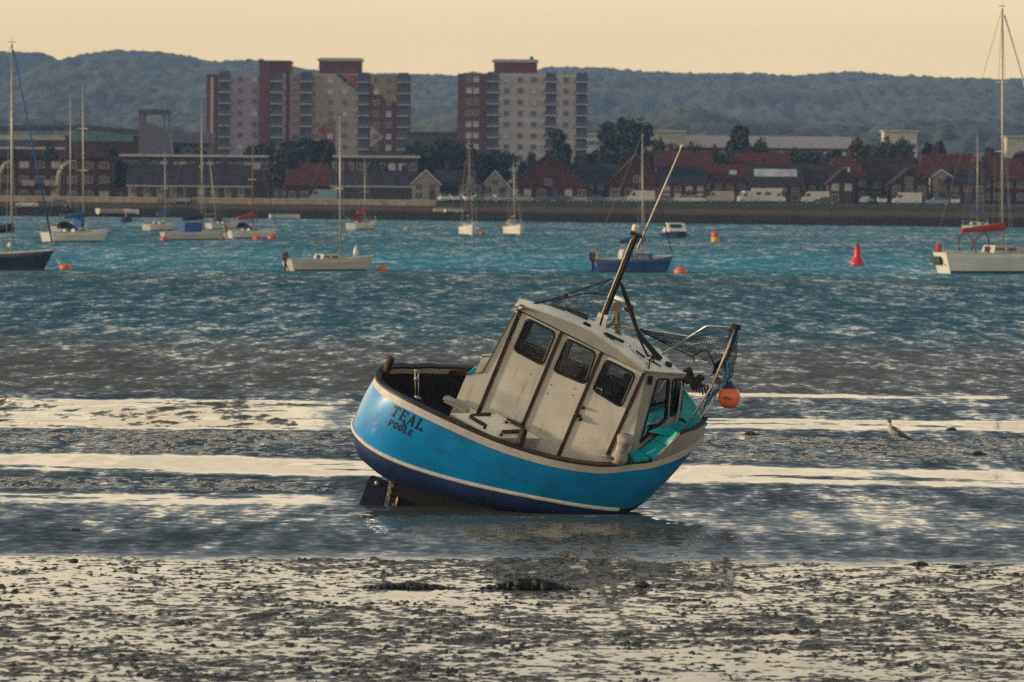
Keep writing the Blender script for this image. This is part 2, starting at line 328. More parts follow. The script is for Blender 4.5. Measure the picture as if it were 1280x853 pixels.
# wooded hills
hill_m = mat('wooded_hill', (.034, .038, .034), rough=.95, var=.35, scale=.012, rgb2=(.070, .076, .045), dirt=((.17, .15, .08), .005, .62, (1, 1, 2)))
ridge = [(-700, 70), (0, 68), (35, 66), (62, 67), (88, 80), (118, 77), (140, 68), (180, 65), (235, 69), (285, 80), (350, 78), (385, 88), (460, 92), (520, 95), (570, 96), (620, 93), (690, 86), (760, 89), (830, 93), (900, 92), (960, 96), (1040, 91), (1100, 97), (1180, 100), (1280, 101), (2000, 104)]
def hills(name, y0, y1, rid, lump, seed, amp, xs):
    ts = np.linspace(0, 1.15, 120); X = np.repeat(xs[None, :], len(ts), 0); Y = y0 + (y1 - y0) * ts[:, None] + 0 * X
    px = 640 + F * xs / y1; py = np.interp(px, [p[0] for p in rid], [p[1] for p in rid]) + 5
    top = np.array([at(a, b, y1).z for a, b in zip(px, py)])
    prof = np.where(ts < 1, sst(0, 1, ts) ** 1.1, 1 - (ts - 1) * 1.5)[:, None]
    Z = 3 + (top - 3)[None, :] * prof
    n = fbm(X / lump, Y / lump, seed, 3, .6); n2 = fbm(X / (lump * 5), Y / (lump * 5), seed + 9, 3)
    Z = Z + amp * (np.clip(1 - np.abs(n) * 1.8, -.2, 1) - .6) * np.clip(ts[:, None] * 4, 0, 1) + amp * 1.4 * n2 * np.clip(ts[:, None] * 3, 0, 1) * np.clip((1.0 - ts[:, None]) * 2 + .35, 0, 1)
    kind(sheet(name, X, Y, Z, hill_m), 'structure')
hills('hills', 1700, 3700, ridge, 15, 71, 4.6, np.concatenate([np.linspace(-1900, -630, 160), np.linspace(-620, 620, 640), np.linspace(630, 1900, 160)]))
low = [(-700, 150), (0, 150), (180, 155), (300, 150), (430, 158), (520, 160), (545, 150), (575, 140), (640, 150), (700, 140), (740, 152), (800, 140), (850, 132), (900, 150), (980, 158), (1060, 160), (1100, 150), (1190, 152), (1280, 158), (2000, 150)]
hills('foothills', 1400, 2300, low, 12, 171, 5.0, np.concatenate([np.linspace(-1500, -425, 130), np.linspace(-420, 420, 420), np.linspace(425, 1500, 130)]))
# ------------------------------------------------------------------ the stranded fishing boat
blue = mat('blue_topside', (.0, .22, .50), rough=.34, var=.16, scale=1.6, coat=.8, dirt=((.02, .11, .20), 3.0, .56, (.5, 1, 2.5)))
anti = mat('blue_antifouling', (.006, .020, .085), rough=.5, var=.35, scale=3, dirt=((.05, .05, .06), 3, .62, (1, 1, 2)))
keelm = mat('dark_keel', (.004, .004, .006), rough=.7, var=.5)
white = mat('old_white_gelcoat', (.67, .63, .57), rough=.38, var=.14, scale=1.5, dirt=((.34, .26, .18), 5.0, .55, (1, 1, .16)))
cream = mat('cream_deck_paint', (.88, .81, .68), rough=.55, var=.10, scale=3, dirt=((.34, .26, .18), 4, .60, (1, 1, 1)))
rub = mat('grey_white_rubber', (.52, .49, .45), rough=.45, var=.15, scale=6, dirt=((.14, .11, .09), 6, .58, (1, 1, 1)))
brown = mat('brown_hardwood', (.040, .022, .015), rough=.5, var=.4, scale=14)
black = mat('black_rubber', (.012, .012, .012), rough=.5, var=.3)
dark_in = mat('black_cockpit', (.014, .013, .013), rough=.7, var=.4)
turq = mat('turquoise_deck_paint', (.0, .36, .40), rough=.42, var=.15, scale=3, dirt=((.28, .30, .22), 2.2, .66, (1, 1, 1)))
grey = mat('grey_bulwark', (.36, .345, .33), rough=.45, var=.12, scale=3, dirt=((.17, .15, .13), 3, .64, (1, 1, .5)))
steel = mat('stainless_tube', (.62, .55, .46), rough=.28, metal=.85, var=.1)
galv = mat('galvanised', (.32, .30, .27), rough=.5, metal=.5, var=.3, scale=12)
timber = mat('dark_mast_timber', (.030, .020, .015), rough=.45, var=.5, scale=9, stretch=(1, 1, .2))
pale = mat('pale_edge', (.62, .56, .46), rough=.5, var=.15)
gl = glass('window_glass', (.78, .80, .78), .10)
glf = glass('front_glass', (.42, .46, .46), .10)
netm = mat('black_net', (.014, .014, .016), rough=.8)
rope_d = mat('dark_rope', (.02, .02, .022), rough=.9); rope_b = mat('blue_rope', (.10, .24, .48), rough=.8)
orange = mat('orange_buoy_skin', (.80, .17, .05), rough=.4, var=.12, scale=6, dirt=((.35, .10, .05), 7, .62, (1, 1, 1)))
navy = mat('navy_cap', (.012, .03, .11), rough=.6)
bronze = mat('weathered_bronze', (.20, .16, .12), rough=.55, metal=.4, var=.4, scale=10)
ink = mat('black_paint_lettering', (.010, .010, .014), rough=.4)

O_ = G(640, 636)
RB = Matrix.Rotation(R(-6), 3, 'Z') @ Matrix.Rotation(R(24), 3, 'Y') @ Matrix.Rotation(R(19), 3, 'X')
boat = thing('fishing_boat', 'small blue fishing boat with cream wheelhouse lying heeled on the wet mud', 'boat')
boat.matrix_world = Matrix.Translation(O_) @ RB.to_4x4()
RBn = np.array(RB); On = np.array(O_)
def S(px, py, Y):
    """boat-frame point seen at a pixel of the photograph, on the fore-and-aft plane Y"""
    d = ray(px, py); x = np.linalg.solve(np.column_stack([RBn[:, 0], RBn[:, 2], -d]), EYE - On - RBn[:, 1] * Y)
    return Vector((x[0], Y, x[1]))
def bray(px, py):
    d = ray(px, py); o = RBn.T @ (EYE - On); dd = RBn.T @ d
    return Vector(o), Vector(dd).normalized()
SH = [(-3.25, 0, 1.36), (-3.2, .3, 1.38), (-3.05, .58, 1.42), (-2.79, .86, 1.50), (-2.35, 1.09, 1.585), (-1.6, 1.21, 1.63), (-.6, 1.24, 1.67), (.4, 1.19, 1.80), (1.24, 1.04, 2.0), (1.73, .85, 2.22), (2.08, .66, 2.38), (2.43, .40, 2.63), (2.62, .15, 2.83), (2.69, .015, 2.92)]
ST = [(-3.33, 0, .29), (-3.27, .31, .29), (-3.09, .59, .29), (-2.77, .82, .30), (-2.25, 1.01, .36), (-1.5, 1.10, .48), (-.6, 1.13, .67), (.3, 1.10, .885), (1.1, .98, 1.06), (1.6, .82, 1.16), (1.9, .64, 1.22), (2.10, .42, 1.30), (2.22, .17, 1.37), (2.27, .015, 1.42)]
BI = [(-3.02, 0, -.23), (-2.97, .20, -.23), (-2.82, .39, -.22), (-2.5, .56, -.19), (-1.95, .70, -.10), (-1.3, .80, .03), (-.55, .85, .20), (.2, .83, .39), (.9, .74, .60), (1.4, .59, .78), (1.7, .43, .92), (1.93, .26, 1.03), (2.07, .11, 1.11), (2.14, .015, 1.17)]
KG = [(-2.32, 0, -.52), (-2.31, .05, -.51), (-2.25, .10, -.49), (-2.1, .15, -.45), (-1.7, .20, -.36), (-1.15, .23, -.23), (-.5, .25, -.06), (.15, .25, .14), (.75, .22, .36), (1.2, .17, .57), (1.5, .12, .73), (1.72, .08, .85), (1.86, .04, .93), (1.95, .012, .99)]
KC = [(x, 0, zz - .04) for x, y, zz in KG]
NT = 72
LV = [cr(l, NT) for l in (SH, ST, BI, KG, KC)]
def section(i, lo, hi, n):
    """points down one half section between level lo and hi (levels 0..4)"""
    P = np.array([l[i] for l in LV]); out = []
    Pe = np.vstack([P[0] + (P[0] - P[1]) * .5, P])
    for t in np.linspace(lo, hi, n):
        k = min(int(t), 3); u = t - k
        p0, p1, p2 = Pe[k], P[k], P[k + 1]; p3 = P[min(k + 2, 4)]
        if k == 0:                                     # topsides: a nearly straight side with a little fullness
            q = p1 + (p2 - p1) * u; b = .055 * 4 * u * (1 - u); n_ = math.hypot(q[0] + .5, q[1] * 2) + 1e-6
            out.append(q + np.array([b * q[0] / 4, b * min(1, q[1] * 1.4), 0]))
        else:
            out.append(.5 * ((2 * p1) + (-p0 + p2) * u * .7 + (2 * p0 - 5 * p1 + 4 * p2 - p3) * u * u + (-p0 + 3 * p1 - 3 * p2 + p3) * u ** 3) if False else p1 + (p2 - p1) * u + np.array([0, 1, -.6]) * (.10 * 4 * u * (1 - u) if k == 1 else .03 * 4 * u * (1 - u)) * min(1, p1[1] * 2))
    return out
def pz(x): return float(np.interp(x, [-3.2, -2.8, -2.35, -1.6, -1.0, .4, 1.6, 2.2], [0, -.12, -.08, .15, .24, .18, .06, 0]))
def half(P, sgn, top=False): return [[Vector((p[0], p[1] * sgn, p[2] + (pz(p[0]) * (1 - k / (len(row) - 1)) if top and sgn > 0 else 0))) for k, p in enumerate(row)] for row in P]
def both(lo, hi, n, rng_=None):
    m = MB()
    for sg in (-1, 1): m.grid(half([section(i, lo, hi, n) for i in (rng_ or range(NT))], sg, lo == 0))
    return m
hull_o = both(0, 1, 9).build('hull', blue, boat, smooth=True)
bot_o = both(1, 4, 16).build('hull_bottom', anti, boat, smooth=True)
for o in (hull_o, bot_o):
    bm = bmesh.new(); bm.from_mesh(o.data); bmesh.ops.remove_doubles(bm, verts=bm.verts, dist=.004); bmesh.ops.recalc_face_normals(bm, faces=bm.faces); bm.to_mesh(o.data); bm.free()
    o.data.polygons.foreach_set('use_smooth', [True] * len(o.data.polygons))
bvh = BVHTree.FromPolygons([v.co for v in hull_o.data.vertices], [tuple(p.vertices) for p in hull_o.data.polygons])
def outward(L, i):
    a = L[max(i - 1, 0)]; b = L[min(i + 1, len(L) - 1)]; t = b - a
    n = np.array([-t[1], t[0], 0]) ; n = n / (np.linalg.norm(n) + 1e-9); return n      # for the +Y half, n points outward where X grows
def strip(level, off_o, off_i, z0, z1, i0=0, i1=NT, sg=(-1, 1)):
    m = MB()
    for s in sg:
        P = []
        for i in range(i0, i1):
            p = level[i]; n = outward(level, i)
            if i == 0: n = np.array([-1., 0, 0])
            c = [p + n * off_o + [0, 0, z0], p + n * off_o + [0, 0, z1], p + n * off_i + [0, 0, z1], p + n * off_i + [0, 0, z0]]
            for q in c: q[1] = max(q[1], 0.0)
            c.append(c[0]); P.append([Vector((q[0], q[1] * s, q[2] + (pz(p[0]) if s > 0 else 0))) for q in c])
        m.grid(P); nv = 5
        for row in (P[0], P[-1]): m.add(row[:4], [(0, 1, 2, 3)])
    return m
s0 = LV[0]
iend = int(np.argmin(abs(s0[:, 0] - 2.06)))
strip(s0, .028, -.01, -.155, -.008).build('sheer_strake', rub, boat, smooth=False)
strip(s0, .040, -.085, -.006, .036, 0, iend + 1).build('gunwale_cap', brown, boat)
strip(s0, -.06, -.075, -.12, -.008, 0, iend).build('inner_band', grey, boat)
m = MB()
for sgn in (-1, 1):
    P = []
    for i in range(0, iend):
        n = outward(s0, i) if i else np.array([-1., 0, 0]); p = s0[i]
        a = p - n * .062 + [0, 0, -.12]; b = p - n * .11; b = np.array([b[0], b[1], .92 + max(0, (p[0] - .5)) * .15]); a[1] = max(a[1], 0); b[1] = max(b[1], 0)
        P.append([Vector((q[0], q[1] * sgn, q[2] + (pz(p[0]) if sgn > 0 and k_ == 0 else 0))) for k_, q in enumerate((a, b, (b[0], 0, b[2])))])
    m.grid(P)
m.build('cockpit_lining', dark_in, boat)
# rubbing strake along the turn of the side
m = MB(); st = LV[1]; k = [i for i in range(NT) if st[i][0] <= 1.86]
pts = [Vector((st[i][0] - (.01 if i == 0 else 0), -st[i][1], st[i][2])) for i in k]
pp = [Vector((st[i][0], st[i][1], st[i][2])) for i in k]
m.tube(pp[::-1] + pts[1:], .042, 10)
for e in (pts[-1], pp[-1]): m.ell(e, (.042, .042, .042), 8)
m.build('rubbing_strake', rub, boat, smooth=True)
# keel with skeg, stern post, rudder, propeller
m = MB(); m.prism([(-2.20, -.06, -.50), (-2.13, -.06, -1.10), (-.2, -.06, -.22), (.9, -.06, .30), (1.2, -.06, .58), (1.1, -.06, .58), (0, -.06, .05), (-1.2, -.06, -.22)], (0, .12, 0)); m.build('keel', keelm, boat)
m = MB(); m.prism([S(487, 597, -.05), S(494, 598, -.05), S(489, 627, -.05), S(482, 626, -.05)], (0, .1, 0))
for q in ((489, 603), (488, 611), (486, 619)): m.ell(S(*q, -.06), (.03, .03, .03), 6)
m.build('stern_post', galv, boat)
m = MB(); m.prism([S(462, 596, -.03), S(466, 595.5, -.03), S(485, 603, -.03), S(485.5, 607, -.03), S(478, 637, -.03), S(446, 637.5, -.03)], (0, .06, 0)); rud = m.build('rudder', mat('navy_rudder', (.010, .011, .036), rough=.5, var=.3), boat, bevel=.008)
m = MB(); c = S(471.5, 604, -.035); m.lathe([(.05, 0), (.055, .02), (.02, .035)], c, 12, Matrix.Rotation(R(90), 3, 'X')); m.build('anode', galv, rud, smooth=True)
m = MB(); c = S(494, 631, -.02)
for a in (20, 140, 260): 
    Mx = Matrix.Rotation(R(a), 3, 'X') @ Matrix.Rotation(R(28), 3, 'Z'); m.ell(Vector(c) + Matrix.Rotation(R(a), 3, 'X') @ Vector((0, 0, .10)), (.018, .085, .11), 10, Mx)
m.lathe([(.045, -.06), (.05, .02), (.03, .10), (.01, .14)], c, 12, Matrix.Rotation(R(-90), 3, 'Y')); m.build('propeller', bronze, boat, smooth=True)
m = MB(); m.lathe([(.05, 0), (.05, .06)], S(471, 586, -.02), 12, Matrix.Rotation(R(60), 3, 'Y')); m.build('exhaust_outlet', black, boat)
# mooring posts
for a, b_, Y, r_ in (((481, 470), (489, 447), .12, .075), ((650, 556), (655, 537), -1.08, .075)):
    m = MB(); p, q = S(*a, Y), S(*b_, Y); m.tube([p - (q - p) * .3, q - (q - p) * .08, q], r_, 8, r1=r_ * .95); m.build('mooring_post', brown, boat, bevel=.01)
# stern tackle hanging on the rail
m = MB(); m.tube([S(519, 463, -1.06), S(519.5, 497, -1.06)], .012, 6); m.tube([S(523, 464, -1.06), S(523.5, 496, -1.06)], .010, 6); m.ell(S(520, 474, -1.06), (.04, .03, .05), 8); m.ell(S(521, 464, -1.06), (.06, .03, .03), 8); m.ell(S(522, 497, -1.06), (.07, .04, .025), 8)
m.build('tackle', galv, boat, smooth=True)
m = MB(); a, b_ = S(557, 500, -.85), S(584, 511, -.85); m.box((a + b_) / 2, ((b_ - a).length + .1, .2, .11), Matrix.Rotation(R(4), 3, 'Y')); m.build('seat_cushion', grey, boat, bevel=.04)
m = MB(); m.prism([S(583, 468, 1.0), S(594, 459.5, 1.0), S(608, 459, 1.0), S(603, 468, 1.0)], (0, .1, 0)); m.build('side_locker', turq, boat)
m = MB(); m.prism([S(556, 463, 1.06), S(604, 463, 1.06), S(604, 470, 1.06), S(556, 471, 1.06)], (0, .04, 0)); m.build('rail_board', brown, boat)
# ---- wheelhouse
YW = -.72
def wall_mesh(outer, holes, thick):
    """flat plate with holes: outline and holes as lists of points in one plane"""
    bm = bmesh.new(); es = []
    for loop in [outer] + holes:
        vs = [bm.verts.new(p) for p in loop]
        for i in range(len(vs)): es.append(bm.edges.new((vs[i], vs[(i + 1) % len(vs)])))
    r_ = bmesh.ops.triangle_fill(bm, use_beauty=True, use_dissolve=False, edges=es)
    ret = bmesh.ops.extrude_face_region(bm, geom=list(bm.faces))
    bmesh.ops.translate(bm, vec=thick, verts=[v for v in ret['geom'] if isinstance(v, bmesh.types.BMVert)])
    bmesh.ops.recalc_face_normals(bm, faces=bm.faces)
    me = bpy.data.meshes.new('wall'); bm.to_mesh(me); bm.free(); return me
def roundloop(c, rad, n=5):
    """rounded polygon through corners c"""
    out = []; k = len(c)
    for i in range(k):
        p, a, b_ = Vector(c[i]), Vector(c[i - 1]), Vector(c[(i + 1) % k])
        da = (a - p).normalized(); db = (b_ - p).normalized(); ra = min(rad, (a - p).length * .4); rb = min(rad, (b_ - p).length * .4)
        s_, e_ = p + da * ra, p + db * rb
        for j in range(n + 1):
            t = j / n; out.append(s_ * (1 - t) ** 2 + p * 2 * t * (1 - t) + e_ * t * t)
    return out
win_px = [[(659, 398), (694.5, 416), (678, 456.5), (642, 437)], [(709, 423), (745, 441), (731.5, 480), (692, 463.5)], [(757.5, 449.5), (794, 468), (776.5, 509), (741, 487)]]
def mir(v):
    k = float(np.interp(v.x, [-1.3, .5, 1.28, 2], [.62, .38, .14, .05])) * min(1, max(0, (v.z - 1.7) / 2.3)) * min(1, abs(v.y) / .72)
    return Vector((v.x, -v.y, v.z - k))
wins = [roundloop([S(*q, YW) for q in w_], .09) for w_ in win_px]
side_out = [S(598, 516, YW) + Vector((0, 0, -.75)), S(598, 516, YW), S(651, 384, YW), S(700, 411, YW), S(752, 436, YW), S(805, 464, YW), S(765, 562, YW), S(765, 562, YW) + Vector((0, 0, -.9))]
def link(me, name, m, parent): me.materials.append(m); me.name = name; o = bpy.data.objects.new(name, me); COL.objects.link(o); o.parent = parent; return o
walls = {}
for sg in (-1, 1):
    f_ = (lambda v: v) if sg < 0 else mir
    me = wall_mesh([f_(v) for v in side_out], [[f_(v) for v in w_] for w_ in wins], (0, -sg * .04, 0))
    wo = link(me, 'side_wall', white, boat); walls[sg] = wo
    for w_ in wins:
        lp = [f_(v) + Vector((0, sg * .008, 0)) for v in w_]
        fr = MB().tube(lp + [lp[0], lp[1]], .022, 8, cap=False).build('window', black, boat, smooth=True)
        c = sum(lp, Vector()) / len(lp)
        MB().add([v - Vector((0, sg * .028, 0)) for v in lp], [tuple(range(len(lp)))]).build('pane', gl, fr)
        if sg < 0 and w_ is wins[2]:
            q = [S(745.5, 485, YW - .004), S(752.5, 487, YW - .004), S(751, 494, YW - .004), S(744, 491.5, YW - .004)]
            MB().tube(q + [q[0], q[1]], .008, 4, cap=False).build('sticker', pale, fr)
me = wall_mesh([mir(v) + Vector((0, -.055, 0)) for v in side_out], [[mir(v) + Vector((0, -.055, 0)) for v in w_] for w_ in wins], (0, -.01, 0)); link(me, 'cabin_shade_plate', mat('cabin_shade_dark', (.05, .045, .04), rough=.7, var=.3), boat)  # plate added inside the port wall, interior shade put into its dark colour
# chamfered corner and the raked V front with two windows on each half
A1, A0 = S(805, 464, YW), S(765, 562, YW)
B1, B0 = S(809, 465, -.70) , S(789, 560, -.80)
T1 = S(856.5, 467, 0.0); T0 = S(849.5, 523, 0.0)
B1 = S(808, 464.5, -.70); B0 = S(790, 556, -.70)
chm = [A1, B1, B0, A0]
for sg in (-1, 1):
    f_ = (lambda v: v) if sg < 0 else mir
    m = MB(); m.add([f_(A1), f_(B1), f_(B0), f_(B0) + Vector((0, 0, -.6)), f_(A0) + Vector((0, 0, -.9)), f_(A0)], [(0, 1, 2, 5), (5, 2, 3, 4)]); m.build('corner_panel', white, boat)
n_f = (T1 - B1).cross(B0 - B1).normalized()
if n_f.y > 0: n_f = -n_f
def onfront(px, py):
    o, d = bray(px, py); t = (B1 - o).dot(n_f) / d.dot(n_f); return o + d * t
fw = [[(822, 474), (836.5, 474), (833, 524), (799.5, 554.5)], [(841, 474), (854, 474), (850, 514), (837.5, 521)]]
T0 = onfront(850, 523); T1 = onfront(856.5, 467)
T1.y = min(T1.y, -.01); T0.y = min(T0.y, -.01)
T1b = Vector((T1.x, -.002, T1.z)); T0b = Vector((T0.x, -.002, T0.z))
fwl = [roundloop([onfront(*q) for q in w_], .06) for w_ in fw]
fout = [B1, onfront(856.5, 467), onfront(850, 523), onfront(838, 529), onfront(797, 560), B0]
for sg in (-1, 1):
    f_ = (lambda v: v) if sg < 0 else mir
    nn = f_(n_f); me = wall_mesh([f_(v) for v in fout], [[f_(v) for v in w_] for w_ in fwl], -nn * .035)
    link(me, 'front_wall', grey, boat)
    low = [onfront(850, 523), onfront(838, 529), onfront(797, 560), B0]
    MB().prism([f_(v) - nn * .005 for v in low] + [f_(v) - nn * .005 + Vector((-.1, 0, -.9)) for v in low[::-1]], -nn * .03).build('front_base', grey, boat)
    for w_ in fwl:
        lp = [f_(v) + nn * .006 for v in w_]
        fr = MB().tube(lp + [lp[0], lp[1]], .020, 8, cap=False).build('front_window', black, boat, smooth=True)
        MB().add([v - nn * .025 for v in lp], [tuple(range(len(lp)))]).build('pane', glf, fr)
m = MB(); q = [onfront(810, 470), onfront(814.5, 470), onfront(813, 480), onfront(809, 480)]; m.prism(q, n_f * .04); m.build('nav_light', black, boat)
# roof: crowned slab with a pointed front
rx = [-1.33, -1.0, -.74, -.3, .15, .7, 1.28, 1.6, 1.95]; rz_ = [4.055, 4.12, 4.165, 4.20, 4.20, 4.10, 3.945, 3.915, 3.90]; rb = [3.99, 3.985, 3.98, 3.965, 3.945, 3.915, 3.885, 3.87, 3.86]
def roof_dz(x, u): return -float(np.interp(x, [-1.3, .5, 1.28, 2], [.62, .38, .14, .05])) * max(0, (u + .6) / 1.6)
def roof_pt(x, u): 
    hw = .77 if x <= 1.28 else .77 * (1.95 - x) / .67
    return hw * u
m = MB(); xs_ = np.linspace(-1.33, 1.949, 40); m.k = 0
top = [[Vector((x, roof_pt(x, u), np.interp(x, rx, rz_) + .035 * (1 - u * u) + roof_dz(x, u))) for u in np.linspace(-1, 1, 13)] for x in xs_]
m.grid(top); m.k = 1
for u in (-1, 1): m.grid([[Vector((x, roof_pt(x, u), np.interp(x, rx, rz_) + roof_dz(x, u))), Vector((x, roof_pt(x, u), np.interp(x, rx, rb) + roof_dz(x, u)))] for x in xs_])
m.grid([[Vector((x, roof_pt(x, u), np.interp(x, rx, rb) + roof_dz(x, u))) for u in (-1, 1)] for x in xs_])
m.add([top[0][0], top[0][6], top[0][12], Vector((-1.33, .77, 3.51)), Vector((-1.33, -.77, 3.99))], [(0, 1, 2, 3, 4)])
roof = m.build('roof', [cream, grey], boat, smooth=False)
# thin pale bead along the roof edge
for sg in (-1, 1): MB().tube([(x, sg * roof_pt(x, 1), np.interp(x, rx, rz_) + roof_dz(x, sg)) for x in xs_], .014, 6).build('roof_bead', pale, roof, smooth=True)
def strip_px(a, b_, wd, name='trim_strip', Y=YW, th=.022):
    p, q = S(*a, Y), S(*b_, Y); d = (q - p).normalized(); nrm = Vector((0, 1, 0)); s_ = d.cross(nrm) * wd / 2
    for sg in (-1, 1):
        f_ = (lambda v: v) if sg < 0 else mir
        m = MB(); m.prism([f_(v) + Vector((0, sg * .001, 0)) for v in (p - s_, p + s_, q + s_, q - s_)], (0, sg * th, 0)); m.build(name, brown, boat)
ex = Vector
for a, b_, wd in (((592, 531), (651, 388), .07), ((650, 540), (703, 414), .065), ((696, 575), (753.5, 438), .065), ((760, 568), (806, 465), .07)): strip_px(a, b_, wd)
p0, p1 = S(650, 386, YW), S(806, 465, YW)
strip_px((650, 386), (728, 425.5), .075, th=.026); strip_px((728, 425.5), (807, 465), .07, th=.0265)
# after wing of the wheelhouse
for sg in (-1, 1):
    f_ = (lambda v: v) if sg < 0 else mir
    w_ = [S(564, 514, YW), S(570, 500, YW), S(583, 469, YW), S(603, 466, YW), S(607, 457, YW), S(643, 391, YW), S(650, 386, YW), S(598, 516, YW), S(590, 533, YW), S(560, 524, YW)]
    m = MB(); m.prism([f_(v) for v in w_], (0, -sg * .03, 0)); m.build('wing_panel', white, boat)
    m = MB(); m.tube([f_(S(583, 468.5, YW - .01)), f_(S(603, 465.5, YW - .01)), f_(S(643.5, 390.5, YW - .01))], .012, 6)
    m.prism([f_(v) for v in (S(634, 423, YW - .004), S(637, 424, YW - .004), S(648, 397, YW - .004), S(645, 396, YW - .004))], (0, sg * .03, 0)); m.build('grab_rail', black, boat)
m = MB(); m.tube([S(646, 390, -.78), S(651, 383, -.78), S(656, 385, -.78)], .045, 10); m.build('deck_light', galv, boat, smooth=True)
# inside: sole, console, wheel, seat and the open after frame
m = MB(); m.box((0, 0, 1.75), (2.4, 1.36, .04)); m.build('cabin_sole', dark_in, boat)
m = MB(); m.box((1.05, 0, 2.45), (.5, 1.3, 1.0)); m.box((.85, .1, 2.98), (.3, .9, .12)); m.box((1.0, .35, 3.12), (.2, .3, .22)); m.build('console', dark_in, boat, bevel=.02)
m = MB(); c = Vector((.66, -.15, 2.85)); m.tube([c + Vector((.08 * math.cos(a) * 0, .2 * math.cos(a), .2 * math.sin(a))) for a in np.linspace(0, 6.2832, 25)], .014, 6)
for a in (0, 2.09, 4.19): m.tube([c, c + Vector((0, .2 * math.cos(a), .2 * math.sin(a)))], .01, 5)
m.build('steering_wheel', brown, boat, smooth=True)
m = MB(); m.box((-.1, .35, 2.35), (.45, .45, .1)); m.box((-.3, .35, 2.68), (.08, .45, .6)); m.tube([(-.1, .35, 1.7), (-.1, .35, 2.3)], .05, 8); m.build('helm_seat', black, boat, bevel=.03)
m = MB(); m.prism([(-1.24, -.68, 3.9), (-1.24, .68, 3.3), (-1.24, .68, 3.05), (-1.24, .3, 3.3), (-1.24, -.3, 3.55), (-1.24, -.68, 3.6)], (.04, 0, 0)); m.box((-1.22, .58, 2.5), (.04, .2, 1.5)); m.build('after_frame', grey, boat)
# engine box with its handles, bollard, door furniture
a, b_, c, d = S(563, 516.5, -1.02), S(622, 517, -.74), S(675, 547.5, -.74), S(616, 546.5, -1.0)
m = MB(); up = Vector((0, 0, 1)); m.prism([v - up * .5 for v in (a, b_, c, d)], up * .47); bx = m.build('engine_box', grey, boat)
m = MB(); m.prism([v - up * .03 for v in (a, b_, c, d)], up * .035); m.build('box_lid', cream, bx, bevel=.01)
def bar(p, q, Y1, Y2, hgt=.05, r_=.022):
    P, Q = S(*p, Y1), S(*q, Y2); return MB().tube([P - up * hgt, P, P.lerp(Q, .5), Q, Q - up * hgt], r_, 8)
for p, q, y1, y2 in (((589, 519.5), (613, 518), -.9, -.8), ((587, 521), (607, 532), -.95, -.95), ((634, 524.5), (655, 534), -.8, -.8), ((628, 540), (653, 539), -.95, -.85)):
    bar(p, q, y1, y2, .07, .036).build('lid_handle', brown, bx, smooth=True)
m = MB(); c = S(774, 574, -.86); q = S(783, 545, -.86); ax = (q - c).normalized(); L = (q - c).length; Mr = ax.to_track_quat('Z', 'Y').to_matrix()
m.lathe([(.16, -.05), (.15, .06), (.12, L * .3), (.115, L * .6), (.15, L * .78), (.16, L * .9), (.13, L), (.05, L + .01)], c, 18, Mr); m.build('deck_ventilator', mat('weathered_grey', (.30, .27, .24), rough=.7, var=.3, scale=8, bump=.4), boat, smooth=True)
m = MB()
for px, py in ((752, 569), (758, 572), (763, 574)): m.tube([S(px, py, -.95), S(px + 14, py + 4, -.98)], .03, 6)
m.build('coiled_warp', bronze, boat, smooth=True)
for px, py in ((724, 522), (722, 525)): pass
m = MB(); m.ell(S(728.5, 509.5, YW - .03), (.05, .03, .03), 8); m.build('door_latch', black, boat, smooth=True); m = MB(); m.ell(S(722, 519, YW - .03), (.07, .03, .035), 8); m.ell(S(725, 524, YW - .03), (.04, .04, .04), 8); m.build('door_latch', black, boat, smooth=True)
m = MB()
for px, py in ((684, 492), (689, 481), (716, 494), (718, 486), (663, 468), (607, 464)): MB().ell(S(px, py, YW - .003), (.012, .006, .012), 6).build('screw_head', brown, walls[-1])
# ---- foredeck, steps and bow bulwark
for quad in ([(785, 565), (799.5, 563), (812, 573), (794, 575)], [(800.5, 562.5), (816.5, 549.5), (833, 559.5), (818, 573)], [(818, 548.5), (836, 530.5), (847, 541.5), (834.5, 558.5)]):
    ys = {(785, 565): -.72, (794, 575): -.98}
    P = []
    for (px, py) in quad:
        inner = (px, py) in (quad[0], quad[1]); P.append(S(px, py, -.66 + (px - 785) * .006 if inner else -.86 + (px - 795) * .005))
    for sg in (-1, 1):
        f_ = (lambda v: v) if sg < 0 else mir
        m = MB(); m.prism([f_(v) for v in P], (0, 0, -.05)); m.build('side_step', turq, boat)
bw_top = [S(817.5, 573.5, -.72), S(833, 559, -.66), S(849.5, 542, -.57), S(856, 538.5, -.50), S(867, 535.5, -.36), S(876, 531, -.2), S(882.5, 524, -.01)]
bw_top = cr(np.array(bw_top[:3]), 8).tolist()[:-1] + cr(np.array(bw_top[2:]), 12).tolist()
kk = [i for i in range(NT) if s0[i][0] >= 2.02]
bl = cr(np.array([s0[i] * [1, -1, 1] for i in kk]), len(bw_top))
for sg in (-1, 1):
    g_ = lambda q: Vector((q[0], q[1] * -sg, q[2]))
    outs = [[g_(bl[i] + np.array([0, -.012, 0])), g_(np.array(bw_top[i]) * .5 + bl[i] * .5 + [0, -.03, 0]), g_(np.array(bw_top[i]))] for i in range(len(bw_top))]
    m = MB(); m.grid(outs); m.grid([[v + Vector((0, -sg * .035, 0)) for v in r_] for r_ in outs])
    bwo = m.build('bow_bulwark', grey, boat, smooth=True)
    n0 = 7
    MB().tube([g_(np.array(q)) for q in bw_top[:n0 + 1]], .02, 6).build('bulwark_edge', pale, bwo, smooth=True)
    MB().tube([g_(np.array(q)) for q in bw_top[n0:]], .034, 8).build('bulwark_cap', black, bwo, smooth=True)
P = []
